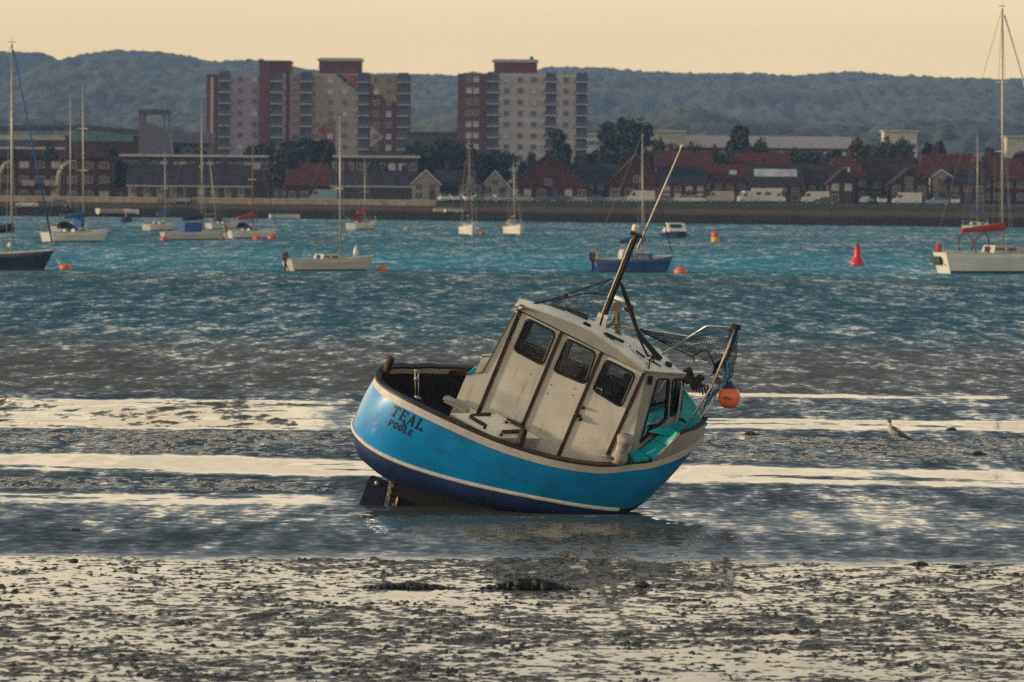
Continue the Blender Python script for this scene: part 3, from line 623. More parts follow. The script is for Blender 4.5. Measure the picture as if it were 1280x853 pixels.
for u in np.linspace(-1, 1, 25):
    row = []; y = .4 * u
    for t_ in np.linspace(0, 1, 18):
        for _ in range(6):
            x0 = 2.12 - .62 * abs(y); x = x0 + (2.67 - x0) * t_; hw = max(.02, float(np.interp(x, [1.5, 2.1, 2.27, 2.45, 2.6, 2.68], [.60, .56, .55, .40, .20, .02]))); y = hw * u
        ez = np.interp(x, [1.5, 2.1, 2.4, 2.68], [2.74, 2.88, 3.02, 3.16]); cz = np.interp(x, [1.5, 1.95, 2.05, 2.3, 2.5, 2.68], [3.50, 3.54, 3.50, 3.36, 3.22, 3.16]); rise = float(sst(-.08, .25, y)) * (1 - max(0, (u - .45) / .55) ** 2)
        row.append(Vector((x, y, ez + .06 * (1 - u * u) + (cz - ez - .06) * rise)))
    P.append(row)
fd = MB().grid(P).build('foredeck', turq, boat, smooth=True)
m = MB(); m.ell(S(853, 525, -.42), (.06, .03, .04), 8); m.tube([S(848, 524, -.42), S(858, 528, -.42)], .02, 6); m.build('foredeck_cleat', black, fd, smooth=True)
m = MB(); rr = random.Random(3)
for i in range(11):
    px, py = 862 + rr.uniform(-8, 14), 474 + rr.uniform(-8, 7); p = S(px, py, .05 + rr.uniform(-.15, .15)); m.box(p, (rr.uniform(.08, .22), rr.uniform(.06, .16), rr.uniform(.05, .16)), Matrix.Rotation(rr.uniform(0, 3), 3, 'Z') @ Matrix.Rotation(rr.uniform(-1, 1), 3, 'X'))
for i in range(6):
    px = 864 + i * 4; m.tube([S(px, 476 + i, .0), S(px + 3, 488 + i * 2, -.05)], .02, 5)
m.build('anchor_winch', mat('rusty_iron', (.035, .024, .02), rough=.75, var=.5, scale=12), boat, bevel=.008)
# ---- mast, aerial, radar pedestal, roof gear, rigging
m = MB(); a, b_ = S(748, 412, -.05), S(795.5, 294, -.05); m.tube([a, b_], .056, 10, r1=.050); mast = m.build('mast', timber, boat)
m = MB(); o_ = Vector((-.050, -.038, 0)); m.tube([a + o_ + up * .2, b_ + o_ - up * .1], .014, 6); m.build('mast_lit_edge', pale, mast)  # pale tube along the left edge, sunlit side of the mast put into colour
m = MB(); m.tube([S(788.5, 291, -.05), S(802.5, 296.5, -.05)], .04, 8); m.build('crosspiece', black, mast, bevel=.01)
m = MB(); c = S(793.5, 288, -.05); q = S(795.5, 282, -.05); m.tube([c, c.lerp(q, .15), c.lerp(q, .9), q], .065, 12); m.build('masthead_light', pale, mast, smooth=True)
m = MB(); m.prism([S(740, 411, -.16), S(748, 391, -.16), S(753, 393, -.16), S(747, 413, -.16)], (0, .03, 0)); m.prism([S(746, 414, .08), S(753, 391, .08), S(760, 394, .08), S(754, 415, .08)], (0, .03, 0)); m.prism([S(750, 413, -.17), S(755, 394, -.17), S(760, 395, -.17), S(755, 415, -.17)], (0, .03, 0)); m.build('mast_step', cream, boat)
m = MB(); a, b_ = S(797, 311, .06), S(853, 181, .06); m.tube([a, b_], .022, 8, r1=.012); m.tube([a.lerp(b_, .96), b_], .022, 8); m.tube([S(788, 318, -.05), S(794, 314, 0), a], .014, 6); m.tube([S(793, 313, -.02), S(800, 316, .04)], .02, 6); m.build('radio_aerial', pale, boat, smooth=True)
m = MB(); m.tube([S(772, 420, .25), S(772, 388, .25)], .045, 8); m.tube([S(757, 411, .25), S(765, 404, .25), S(769, 393, .25), S(769, 380, .25)], .03, 8); m.box(S(772, 384, .25), (.16, .14, .14), Matrix.Rotation(R(10), 3, 'Y')); m.prism([S(768, 410, .2), S(773, 411, .2), S(778, 424, .2), S(772, 424, .2)], (0, .1, 0)); ped = m.build('radar_pedestal', bronze, boat)
m = MB(); m.tube([S(767, 371, .25), S(795, 381.5, .25)], .05, 8, flat=.6); m.build('radar_bar', cream, ped, smooth=True)
m = MB(); m.ell(S(786, 384, .25), (.09, .09, .10), 10); m.build('deck_lamp', black, boat, smooth=True)
def rope(pts, r_, name, mm, parent=boat, sag=0.0):
    P = [S(*p) for p in pts]; Q = cr(np.array(P), 8 * len(P)); return MB().tube([Vector(q) for q in Q], r_, 5).build(name, mm, parent, smooth=True)
rope([(652, 382, -.6), (690, 374, -.4), (720, 364, -.2), (766, 348, -.05)], .011, 'stay', rope_d)
rope([(652, 383, -.6), (700, 374, -.4), (732, 367, -.2), (757, 369, 0)], .012, 'stay', rope_d)
rope([(744, 365, -.1), (757, 357, -.08), (767, 349, -.05)], .014, 'blue_line', rope_b)
m = MB(); m.ell(S(707, 370, -.3), (.05, .03, .05), 8); m.build('rope_knot', rope_d, boat)
rope([(776, 353, 0), (781, 372, 0), (788, 393, -.1), (797, 418, -.3), (810, 446, -.45)], .022, 'stay', rope_d)
m = MB(); Q = cr(np.array([S(*q) for q in ((777, 356, .05), (788, 385, .05), (797, 414, .05), (812, 434, .02), (826, 450, 0))]), 24)
m.tube([Vector(q) for q in Q], .028, 7, r1=.055); m.build('furled_net', netm, boat, smooth=True)
m = MB(); m.tube([S(757, 405, .3), S(780, 408, .3), S(862, 421, .45)], .02, 8); m.tube([S(778, 412, .35), S(820, 412, .4), S(862, 421.5, .45)], .014, 6); m.build('boathook', steel, boat, smooth=True)
rg = [('roof_plank', [(688, 385), (735, 398)], -.25, .075, timber), ('roof_plank', [(664, 383.5), (690, 390)], -.35, .04, black), ('roof_rail', [(690, 391), (738, 409)], -.5, .03, galv), ('roof_rail', [(662, 384), (735, 409)], -.55, .018, pale), ('roof_rail', [(757, 417), (780, 428)], -.6, .03, black), ('roof_rail', [(795, 439), (806, 447)], -.5, .022, black)]
for nme, q, Y, r_, mm in rg: MB().tube([S(*p, Y) for p in q], r_, 8).build(nme, mm, roof, smooth=True)
for q, Y, mm, sz in (((668, 386), -.5, black, (.2, .12, .08)), ((722, 401), -.4, galv, (.3, .12, .12)), ((760, 421), -.55, black, (.25, .08, .07)), ((671, 389.5), -.45, cream, (.22, .2, .10)), ((712, 395), -.3, cream, (.26, .2, .12)), ((700, 393), -.5, black, (.12, .05, .06)), ((733, 408), -.6, black, (.16, .1, .12)), ((805, 455), -.5, black, (.14, .1, .07)), ((818, 455), -.3, black, (.3, .08, .05)), ((836, 455.5), -.1, black, (.14, .1, .07)), ((788, 440), -.45, rub, (.16, .1, .09)), ((786, 436), -.35, timber, (.06, .06, .12))):
    MB().box(S(*q, Y), sz, Matrix.Rotation(R(4), 3, 'Y')).build('roof_fitting', mm, roof, bevel=.02)
m = MB(); c = S(816, 448, -.4)
for a in range(6): m.tube([c, c + Vector((.09 * math.cos(a * 1.05), .04, .09 * math.sin(a * 1.05)))], .014, 5)
m.tube([S(812, 453, -.5), S(811, 461, -.7)], .014, 5); m.build('rope_end', rope_d, roof)
# pulpit
for k_, q in enumerate(([(828, 443, .25), (884, 407.5, .12), (919, 409.5, 0)], [(919, 411, 0), (890, 483, -.15), (856, 536, -.48)], [(906, 470, .05), (890, 504, -.05), (869, 532, -.3)], [(920, 410, 0), (900, 455, .3), (880, 510, .3)])):
    P = [S(*p) for p in q]; P2 = [P[0], P[0].lerp(P[1], .92), P[0].lerp(P[1], .98), P[1].lerp(P[2], .04), P[1].lerp(P[2], .1), P[2]]
    MB().tube(P2, .022, 8).build('pulpit_tube', steel, boat, smooth=True)
def netpatch(name, rowsP, nu, nv, r_=.0035):
    """net of knotted strands over a patch given by control rows"""
    A = [cr(np.array([S(*p) for p in rw]), nu) for rw in rowsP]; Gd = np.array([cr(np.array([a[i] for a in A]), nv) for i in range(nu)])
    Gd = Gd + rng.normal(0, .008, Gd.shape); m = MB()
    for i in range(nu): m.tube([Vector(p) for p in Gd[i]], r_, 3, cap=False)
    for j in range(nv): m.tube([Vector(p) for p in Gd[:, j]], r_, 3, cap=False)
    return m.build(name, netm, boat)
netpatch('draped_net', [[(800, 411, .3), (830, 418, .35), (862, 421, .3), (890, 416, .15), (919, 411, 0)], [(802, 414, .3), (832, 424, .3), (866, 432, .25), (892, 440, .1), (913, 435, 0)], [(806, 418, .3), (840, 432, .25), (868, 443, .2), (893, 458, .05), (908, 460, 0)]], 58, 24)
netpatch('bow_net', [[(919, 410, .06), (914, 430, .06), (908, 450, .06), (905, 470, .06)], [(922, 414, -.05), (921, 440, -.05), (917, 460, -.05), (914, 474, -.05)]], 26, 16, .0035)
netpatch('bow_net', [[(912, 412, .02), (908, 432, .0), (900, 452, .0), (892, 468, .0)], [(921, 414, -.02), (918, 430, -.02), (910, 452, -.02), (902, 470, -.02)]], 26, 16, .0035)
netpatch('roof_net', [[(690, 376, -.1), (715, 366, -.1), (745, 356, -.05), (766, 349, -.05)], [(690, 384, -.1), (715, 387, -.1), (740, 392, -.05), (752, 392, -.05)]], 40, 22, .0025)
rope([(805, 416, .3), (840, 434, .25), (865, 446, .2), (868, 453, .2)], .012, 'net_line', rope_d); rope([(865, 446, .2), (882, 438, .1), (890, 449, 0), (893, 460, 0), (889, 470, 0)], .012, 'net_line', rope_d)
m = MB(); m.ell(S(920, 409, -.02), (.10, .06, .05), 8); m.tube([S(915, 409, 0), S(927, 406, -.02)], .03, 6, r1=.01); m.tube([S(921, 411, -.03), S(915, 425, -.03), S(908, 440, -.02)], .03, 6, r1=.01); m.build('net_bundle', netm, boat)
m = MB()
for k_ in range(4): m.tube([S(900 + 8 * math.cos(a) + k_ * 1.5, 466 + 15 * math.sin(a) - k_, -.05 + .03 * k_) for a in np.linspace(0, 6.28, 20)], .010, 5)
m.build('coiled_rope', rope_d, boat, smooth=True)
rope([(909, 452, -.05), (909, 470, -.05), (903, 478, -.05), (893, 492, -.06), (882, 504, -.06)], .028, 'blue_line', rope_b)
rope([(903, 482, -.05), (892, 490, -.08), (884, 502, -.08)], .022, 'blue_line', rope_b)
rope([(908, 450, 0), (911, 465, 0), (911, 480, 0)], .03, 'blue_line', rope_b)
# hidden far pulpit leg and port rail keep the bow sound from the side
# ---- orange buoy hanging at the bow: a thing of its own
bp = boat.matrix_world @ S(911.5, 497, -.06)
bu = thing('mooring_buoy', 'round orange buoy with a navy cap hanging from the bow rail of the blue boat', 'buoy', bp - Vector((0, 0, .2)))
m = MB(); m.lathe([(.02, -.205), (.09, -.19), (.15, -.145), (.19, -.08), (.205, 0), (.195, .07), (.165, .13), (.13, .165)], (0, 0, .2), 28); b1 = m.build('float', orange, bu, smooth=True)
m = MB(); m.lathe([(.135, .155), (.13, .185), (.075, .235), (.05, .29), (.035, .30)], (0, 0, .2), 20); m.build('cap', navy, bu, smooth=True)
m = MB(); rr = random.Random(5)
for k_ in range(9): 
    a = -1.57 - .55 + k_ * .085; z_ = .2 + rr.uniform(-.035, .01); rad = math.sqrt(.205 ** 2 - min(.2, abs(z_ - .2)) ** 2) + .003
    m.box((rad * math.cos(a), rad * math.sin(a), z_), (.016, .006, rr.uniform(.015, .04)), Matrix.Rotation(a + 1.57, 3, 'Z'))
m.build('markings', ink, b1)
# ---- name on the quarter: slab-serif strokes laid on the hull
GL = {'T': [((.5, 0), (.5, 1)), ((.05, .95), (.95, .95)), ((.28, .04), (.72, .04)), ((.06, .95), (.06, .74)), ((.94, .95), (.94, .74))],
      'E': [((.22, 0), (.22, 1)), ((.05, .95), (.88, .95)), ((.05, .05), (.92, .05)), ((.22, .52), (.66, .52)), ((.87, .95), (.87, .76)), ((.91, .05), (.91, .26)), ((.66, .42), (.66, .62))],
      'A': [((.12, 0), (.5, 1)), ((.5, 1), (.86, 0)), ((.26, .34), (.74, .34)), ((0, .04), (.26, .04)), ((.68, .04), (1, .04))],
      'L': [((.25, 0), (.25, 1)), ((.05, .95), (.48, .95)), ((.05, .05), (.9, .05)), ((.9, .05), (.9, .3))],
      'P': [((.22, 0), (.22, 1)), ((.05, .04), (.42, .04)), ((.05, .95), (.62, .95)), ((.62, .95), (.92, .84)), ((.92, .84), (.92, .58)), ((.92, .58), (.62, .45)), ((.62, .45), (.22, .45))],
      'O': [((.5 + .4 * math.cos(a), .5 + .48 * math.sin(a)), (.5 + .4 * math.cos(a + .5236), .5 + .48 * math.sin(a + .5236))) for a in np.arange(0, 6.28, .5236)]}
def hullpoint(px, py):
    o, d = bray(px, py); h = bvh.ray_cast(o, d)
    if h[0] is None: return None
    n = h[1] if h[1].dot(d) < 0 else -h[1]
    return h[0] + n * .004
def letters(word, org, bdir, udir, hgt, wid, gap, wt, m):
    x = 0
    for ch in word:
        for (a, b_) in GL[ch]:
            A = np.array([x + a[0] * wid, a[1] * hgt]); B = np.array([x + b_[0] * wid, b_[1] * hgt]); d = B - A; n = np.array([-d[1], d[0]]); n = n / np.linalg.norm(n)
            heavy = abs(d[0]) < .2 * abs(d[1]) or ch in 'OP' or ch == 'A' and d[1] < 0; w2 = (wt if heavy and np.linalg.norm(d) > .4 * hgt or ch in 'OP' else wt * .6) / 2
            d1 = d / np.linalg.norm(d) * w2 * .5; row = []
            for t in np.linspace(0, 1, 4):
                q = A - d1 + (d + 2 * d1) * t; pr = []
                for s_ in (-1, 1):
                    u = q + n * w2 * s_; P_ = hullpoint(org[0] + bdir[0] * u[0] + udir[0] * u[1], org[1] + bdir[1] * u[0] + udir[1] * u[1]); pr.append(P_)
                row.append(pr)
            if all(p is not None for r_ in row for p in r_): m.grid(row)
        x += wid + gap
bd = (math.cos(R(28)), math.sin(R(28))); ud = (math.sin(R(29)), -math.cos(R(29)))
m = MB(); letters('TEAL', (487.5, 518.5), bd, ud, 13.2, 8.8, 2.7, 2.5, m); letters('POOLE', (484.5, 531.0), (math.cos(R(27)), math.sin(R(27))), ud, 7.4, 5.0, 1.8, 1.6, m)
for (px, py) in ((505.5, 531), (506.5, 533), (504.5, 528.5)):
    q = [hullpoint(px - 1.6, py), hullpoint(px, py - 1.8), hullpoint(px + 1.8, py), hullpoint(px, py + 1.8)]; m.add(q, [(0, 1, 2, 3)])
q = [hullpoint(482, 527), hullpoint(483, 525.5), hullpoint(482.6, 529)]; m.add(q, [(0, 1, 2)])
q = [hullpoint(523.5, 537.5), hullpoint(528.5, 537.5), hullpoint(527, 540)]; m.add(q, [(0, 1, 2)])
m.build('name_lettering', ink, boat, fix=False)
# ------------------------------------------------------------------ the far shore: town, trees, parked vehicles
brickr = mat('red_brick', (.095, .033, .029), rough=.95, var=.3, scale=1.2, spec=.1)
brickb = mat('brown_brick', (.080, .040, .034), rough=.95, var=.3, scale=1.2, spec=.1)
tiler = mat('red_roof_tile', (.080, .027, .024), rough=.85, var=.3, scale=.9, stretch=(1, 1, 3), spec=.1)
tilebr = mat('brown_roof_tile', (.052, .028, .024), rough=.85, var=.3, scale=.9, stretch=(1, 1, 3), spec=.1)
tiled = mat('slate_roof', (.034, .030, .038), rough=.8, var=.3, scale=.9, stretch=(1, 1, 3), spec=.1)
render_c = mat('cream_render', (.30, .25, .18), rough=.85, var=.15, scale=.6)
render_w = mat('white_render', (.42, .38, .33), rough=.85, var=.12, scale=.6)
fascia = mat('pale_fascia', (.44, .41, .40), rough=.6, var=.1)
frame_w = mat('white_window_frame', (.30, .28, .27), rough=.5, var=.05)
pane_m = mat('dark_window_pane', (.022, .026, .036), rough=.12, var=.3, scale=.5)
pane_l = mat('pale_window_pane', (.40, .40, .40), rough=.25, var=.3, scale=.5)
door_m = mat('dark_door', (.035, .022, .03), rough=.6); door_b = mat('blue_door', (.04, .07, .14), rough=.6)
def bpart(m, name, mm, p, **k): return m.build(name, mm, p, **k)
def window(parent, x, y, z, w_, h, pane=None, face=-1):
    m = MB(); t = .12
    for c, d in (((x, y, z + h / 2), (w_ + t, .10, t)), ((x, y, z - h / 2), (w_ + t, .14, t)), ((x - w_ / 2, y, z), (t, .10, h)), ((x + w_ / 2, y, z), (t, .10, h)), ((x, y + .012, z), (.07, .07, h - .02))): m.box(c, d)
    fr = m.build('window', frame_w, parent, fix=False)
    MB().box((x, y + .03, z), (w_ - .02, .03, h - .02)).build('pane', pane or pane_m, fr, fix=False); return fr
def house(label, pl, pr, yr, ye, yb, d, gable, wm, rm, depth=9, wins=2, dormer=False, chim=True, cat='house', group='houses along the far shore', hip=0.0, storeys=2, light=0, bright=None):
    """pl..pr: picture columns of the front wall; yr, ye, yb: picture rows of ridge, eaves and base, at d metres"""
    xm = (pl + pr) / 2; b = at(xm, yb, d); W = (pr - pl) / F * d; z0 = land_z(b.x, d) ; e = max(2.2, at(xm, ye, d).z - z0); r_ = max(e + 1, at(xm, yr, d).z - z0)
    t = thing('brick_house' if wm in (brickr, brickb) else 'rendered_house', label, cat, (b.x, d, z0), 0, group); h = W / 2
    ov = .35; th = .18
    if gable:
        m = MB(); m.prism([(-h, 0, -.5), (h, 0, -.5), (h, 0, e), (0, 0, r_ - .05), (-h, 0, e)], (0, depth, 0)); m.build('wall', wm, t)
        m = MB()
        sl = (r_ - e) / h
        for sg in (-1, 1): m.prism([(sg * (h + ov), -ov, e - ov * sl + .02), (0, -ov, r_ + .02 - sg * .004), (0, -ov, r_ + .02 + th - sg * .004), (sg * (h + ov), -ov, e - ov * sl + .02 + th)], (0, depth + 2 * ov, 0))
        rf = m.build('roof', rm, t)
        m = MB()
        for sg in (-1, 1): m.prism([(sg * (h + ov), -ov - .06, e - ov * sl - .12), (0, -ov - .06, r_ - .12 - sg * .01), (0, -ov - .06, r_ + .16), (sg * (h + ov), -ov - .06, e - ov * sl + .16)], (0, .05, 0))
        m.build('bargeboard', fascia if wm in (render_c, render_w) else door_m, rf)
    else:
        m = MB(); m.prism([(-h, 0, -.5), (-h, depth, -.5), (-h, depth, e), (-h, depth / 2, r_ - .05), (-h, 0, e)], (W, 0, 0)) if not hip else m.prism([(-h, 0, -.5), (-h, depth, -.5), (-h, depth, e), (-h, 0, e)], (W, 0, 0)); m.build('wall', wm, t)
        m = MB(); sl = (r_ - e) / (depth / 2); hp = hip * h; a = h + ov
        A = [(-a, -ov, e - ov * sl + .02), (a, -ov, e - ov * sl + .02), (a - hp, depth / 2, r_), (-a + hp, depth / 2, r_)]; B = [(a, depth + ov, e - ov * sl + .02), (-a, depth + ov, e - ov * sl + .02)]
        up_ = lambda q, k=.18: (q[0], q[1], q[2] + k)
        m.prism([up_(q, .02) for q in A], (0, 0, th)); m.prism([up_(q, .02) for q in (B[0], B[1], A[3], A[2])], (0, 0, th - .01))
        if hip: m.add([up_(q) for q in (A[0], A[3], B[1])] + [up_(q) for q in (A[1], A[2], B[0])], [(0, 1, 2), (3, 4, 5)])
        rf = m.build('roof', rm, t)
        MB().box((0, -ov - .05, e - ov * sl + .0), (2 * a, .08, .2)).build('gutter', fascia if wm in (render_c, render_w) else door_m, rf)
    if chim: m = MB(); cx = random.choice((-.45, .4)) * h; cy_ = depth * .5 + .8; zz = r_ - (abs(cx) / h * (r_ - e) if gable else 0); m.box((cx, cy_, zz + .1), (.8, .8, 2.0)); m.box((cx, cy_, zz + 1.2), (1.0, 1.0, .2)); m.lathe([(.14, 0), (.12, .5)], (cx, cy_, zz + 1.25), 8); m.build('chimney', wm if wm in (brickr, brickb) else brickr, rf)
    hs = min(2.7, e / storeys)
    for s in range(storeys):
        for i in range(wins):
            x = -h + W * (i + .5) / wins; z = hs * s + hs * .58
            if z + .6 > e and not gable: continue
            if s == 0 and i == wins // 2: continue
            window(t, x, -.05, z, min(1.5, W / wins * .55), 1.15, pane_l if random.random() < light else None)
    if gable and r_ - e > 2.5: window(t, 0, -.05, e + .8, 1.2, 1.1, pane_l if random.random() < light else None)
    x = -h + W * (wins // 2 + .5) / wins; m = MB(); m.box((x, -.05, 1.02), (1.0, .1, 2.05)); dr = m.build('door', random.choice((door_m, door_b)), t); MB().ell((x + .35, -.12, 1.0), (.05, .04, .05), 6).build('handle', frame_w, dr)
    if dormer or bright:
        u0, u1, v0, v1 = bright or (-.15, .2, .3, .6); k = (r_ - e) / (depth / 2)
        if not gable:
            P_ = [(u0 * W, v0 * depth / 2, e + v0 * (r_ - e) + .24), (u1 * W, v0 * depth / 2, e + v0 * (r_ - e) + .24), (u1 * W, v1 * depth / 2, e + v1 * (r_ - e) + .24), (u0 * W, v1 * depth / 2, e + v1 * (r_ - e) + .24)]
            MB().prism(P_, (0, 0, .06)).build('skylight', pane_l, rf)
    return t
house('cream gabled house with dark roof left of the bare brown mast', 515, 549, 213, 229, 251, 822, True, render_c, tiled, wins=2, depth=12, chim=False)
house('dark roofed house joined behind the cream gabled house', 545, 592, 214, 232, 251, 834, False, brickb, tiled, wins=3, light=.4)
house('slate roofed house with a white sloping bargeboard beside the cream gable', 571, 604, 213, 232, 250, 826, True, brickb, tiled, wins=2)
house('cream half gable house tucked against the big red brick gable', 601, 637, 214, 234, 250, 828, True, render_c, tiled, wins=2, depth=12, chim=False)
house('largest red brick gable house, below the pale right hand tower', 634, 736, 192, 234, 251, 836, True, brickr, tiler, wins=6, depth=14, storeys=1, light=.3)
house('low slate roofed house between the two big red gables', 716, 772, 206, 228, 251, 842, False, brickr, tiled, wins=4)
house('red brick gable house behind the blue sailing boat mast', 760, 832, 193, 230, 251, 834, True, brickr, tiler, wins=4, depth=13, storeys=1)
house('dark slate house with pale windows right of the whip aerial', 826, 882, 211, 230, 251, 832, False, brickr, tiled, wins=4, light=.8)
house('long red roof rising behind the dark slate house', 820, 890, 190, 208, 240, 858, False, brickr, tiler, wins=4)
house('plain red tiled house above the white parked car', 876, 934, 207, 227, 251, 836, False, brickr, tiler, wins=4, bright=(.12, .28, .35, .6))
house('red house with a cream gable end and broad bright red roof', 922, 986, 192, 212, 245, 862, False, render_c, tiler, wins=4)
house('dark house with a long bright skylight above the motorhomes', 938, 1002, 207, 231, 251, 832, False, brickb, tiled, wins=4, bright=(-.42, .42, .35, .72))
house('brown tiled house behind the white van with long load bed', 996, 1048, 207, 229, 251, 834, False, brickb, tilebr, wins=4)
house('red pyramid roofed house with small bright rooflight', 1028, 1084, 196, 222, 250, 840, False, brickr, tiler, wins=4, hip=.75, bright=(-.05, .12, .2, .4))
house('small slate gabled house with pale windows between the two brown roofs', 1036, 1068, 214, 229, 251, 824, True, brickb, tiled, wins=2, light=.6)
house('wide brown roofed house left of the cream dormer', 1072, 1152, 199, 225, 250, 842, False, brickb, tilebr, wins=5, hip=.3)
house('slate gabled house standing directly behind the long van on the grass', 1112, 1160, 212, 232, 251, 828, True, brickb, tiled, wins=3)
house('red hipped roof house with a cream dormer gable', 1150, 1224, 194, 218, 250, 842, False, brickr, tiler, wins=5, hip=.2)
house('small cream dormer gabled cottage in front of the red hipped roof', 1166, 1188, 214, 220, 246, 832, True, render_c, tiled, wins=1, chim=False, depth=8)
house('brown house with dark roof just left of the tall right yacht mast', 1186, 1232, 214, 230, 250, 830, False, brickb, tiled, wins=3)
house('red roofed house seen between the two right hand masts', 1226, 1282, 199, 224, 250, 842, False, brickr, tiler, wins=4, hip=.2)
house('red brick house with pale blue roof patch beside the olive tree', 358, 416, 213, 231, 250, 830, False, brickr, tiler, wins=4)
house('red hipped house rising behind the red brick house', 372, 412, 205, 219, 245, 856, False, brickr, tiler, wins=3, hip=.3)
# long terraces and blocks on the left
def block(name, label, cat, pl, pr, yt, yb, d, wm, depth=10, rows_=1, cols=8, win=(1.3, 1.2), roofm=None, roof_h=.38, group=None, light=.15, shape=None, wz=None):
    b = at((pl + pr) / 2, yb, d); W = (pr - pl) / F * d; z0 = land_z(b.x, d) if yb > 200 else b.z; z0 = min(z0, b.z); Ht = at((pl + pr) / 2, yt, d).z - z0
    t = thing(name, label, cat, (b.x, d, z0), 0, group)
    MB().box((0, depth / 2, (Ht - .4) / 2), (W, depth, Ht + .4)).build('wall', wm, t)
    MB().box((0, depth / 2 - .2, Ht - .2 + roof_h / 2 + .004), (W + .8, depth + 1.2, roof_h)).build('roof', roofm or fascia, t)
    for r_ in range(rows_):
        for i in range(cols):
            z = (Ht * (r_ + .5) / rows_) if wz is None else wz[r_]; window(t, -W / 2 + W * (i + .5) / cols, -.06, z, win[0], win[1], pane_l if random.random() < light else None)
    return t, W, Ht
t, W, Ht = block('terrace_block', 'long dark terrace under a thin pale flat roof left of the dark trees', 'terrace', 152, 338, 195, 246, 868, brickb, rows_=1, cols=16, wz=[5.6], light=.6)
t, W, Ht = block('terrace_block', 'dark block under a thin blue white flat roof below the mural tower', 'terrace', 418, 522, 196, 246, 866, brickb, rows_=1, cols=8, wz=[5.6])
def terrace(label, pl, pr, yr, ye, d, n, wm, garage=False):
    t = house(label, pl, pr, yr, ye, 251, d, False, wm, tiled, wins=n, chim=False, cat='terrace', group='terraces along the far shore', storeys=1, light=.2); W = (pr - pl) / F * d
    z_r = at((pl + pr) / 2, yr, d).z - t.location.z
    for i in range(n):
        if i % 2: m = MB(); m.box((-W / 2 + W * i / n, 5.4, z_r + .2), (.9, .8, 2.0)); m.lathe([(.16, 0), (.14, .5)], (-W / 2 + W * i / n, 5.4, z_r + 1.15), 8); m.build('chimney', brickb, t, fix=False)
        m = MB(); m.box((-W / 2 + W * (i + .88) / n, -.06, 1.0), (1.0 if not garage else 2.4, .14, 2.0)); m.build('garage_door' if garage else 'door', door_m, t, fix=False)
    return t
terrace('row of cream walled cottages under one dark roof left of the trees', 160, 312, 207, 231, 828, 9, render_c)
terrace('low cream row with dark garage openings right of the red brick house', 414, 522, 216, 232, 828, 6, render_c, True)
# flats with two pale arches
t, W, Ht = block('apartment_block', 'brown brick flats with tall pale arches behind the navy yacht mast', 'flats', -40, 140, 197, 252, 834, brickb, rows_=3, cols=9, win=(1.6, 1.1), roofm=tiled)
for px in (14, 88):
    m = MB(); cx = (px - 50) / F * 834; arc = [(cx - 2.0 + 0, 0)] + [(cx - 2.0 + 4.0 * (1 - math.cos(a)) * .55, 3.8 + 2.9 * math.sin(a)) for a in np.linspace(0, 1.57, 10)]
    m.tube([(x, -.4, z) for x, z in arc], .42, 8); m.build('arch', render_c, t, smooth=True)
for i, px in enumerate((32, 40, 60, 68)):
    m = MB(); m.box(((px - 50) / F * 834, -.7, 2.7 + (i % 2) * 0), (1.0, 1.2, .12)); m.box(((px - 50) / F * 834, -1.28, 3.2), (1.0, .06, .9)); m.build('balcony', render_c, t, fix=False)
# low pavilion with curved roof and teal glazing
tealg = mat('teal_glazing', (.05, .16, .15), rough=.25, var=.3, scale=.3); navy_roof = mat('dark_curved_roof', (.035, .038, .065), rough=.5, var=.2)
b = at(85, 200, 985); z0 = 3.5; t = thing('market_hall', 'long low hall with a curved dark roof and teal glazed gable', 'hall', (b.x, 985, z0))
W = 190 / F * 985; zt = at(85, 157, 985).z - z0
MB().box((0, 8, (zt - 2) / 2), (W, 16, zt - 2)).build('wall', brickb, t); MB().box((-W * .25, -.05, zt - 2.5), (W * .46, .3, 1.0)).build('wall_panel', render_w, t); MB().box((-W * .25, -.05, zt - 4.6), (W * .46, .3, .5)).build('wall_panel', render_w, t)
m = MB(); m.grid([[Vector((x, y_, zt - .9 * (abs(x) / (W / 2)) ** 2 * (1 if x > 0 else .3) + (.0 if k_ == 0 else .9))) for y_ in (-1, 17)] for k_ in (0,) for x in np.linspace(-W / 2 - 1, W / 2 + 1, 24)])
m.prism([(x, -1, zt - .9 * (abs(x) / (W / 2)) ** 2 * (1 if x > 0 else .3)) for x in np.linspace(-W / 2 - 1, W / 2 + 1, 24)] + [(x, -1, zt - .8 - .9 * (abs(x) / (W / 2)) ** 2 * (1 if x > 0 else .3)) for x in np.linspace(W / 2 + 1, -W / 2 - 1, 24)], (0, 18, 0)); m.build('roof', navy_roof, t)
MB().box((W * .22, -.1, zt - 2.2), (W * .42, .2, 1.9)).build('glazing', tealg, t)
for x0, x1, mm in ((-.48, -.2, navy_roof), (-.2, -.12, brickr), (-.12, -.02, brickb)): MB().box(((x0 + x1) / 2 * W, -.12, zt - 3.6), ((x1 - x0) * W - .3, .24, 1.3)).build('wall_panel', mm, t)
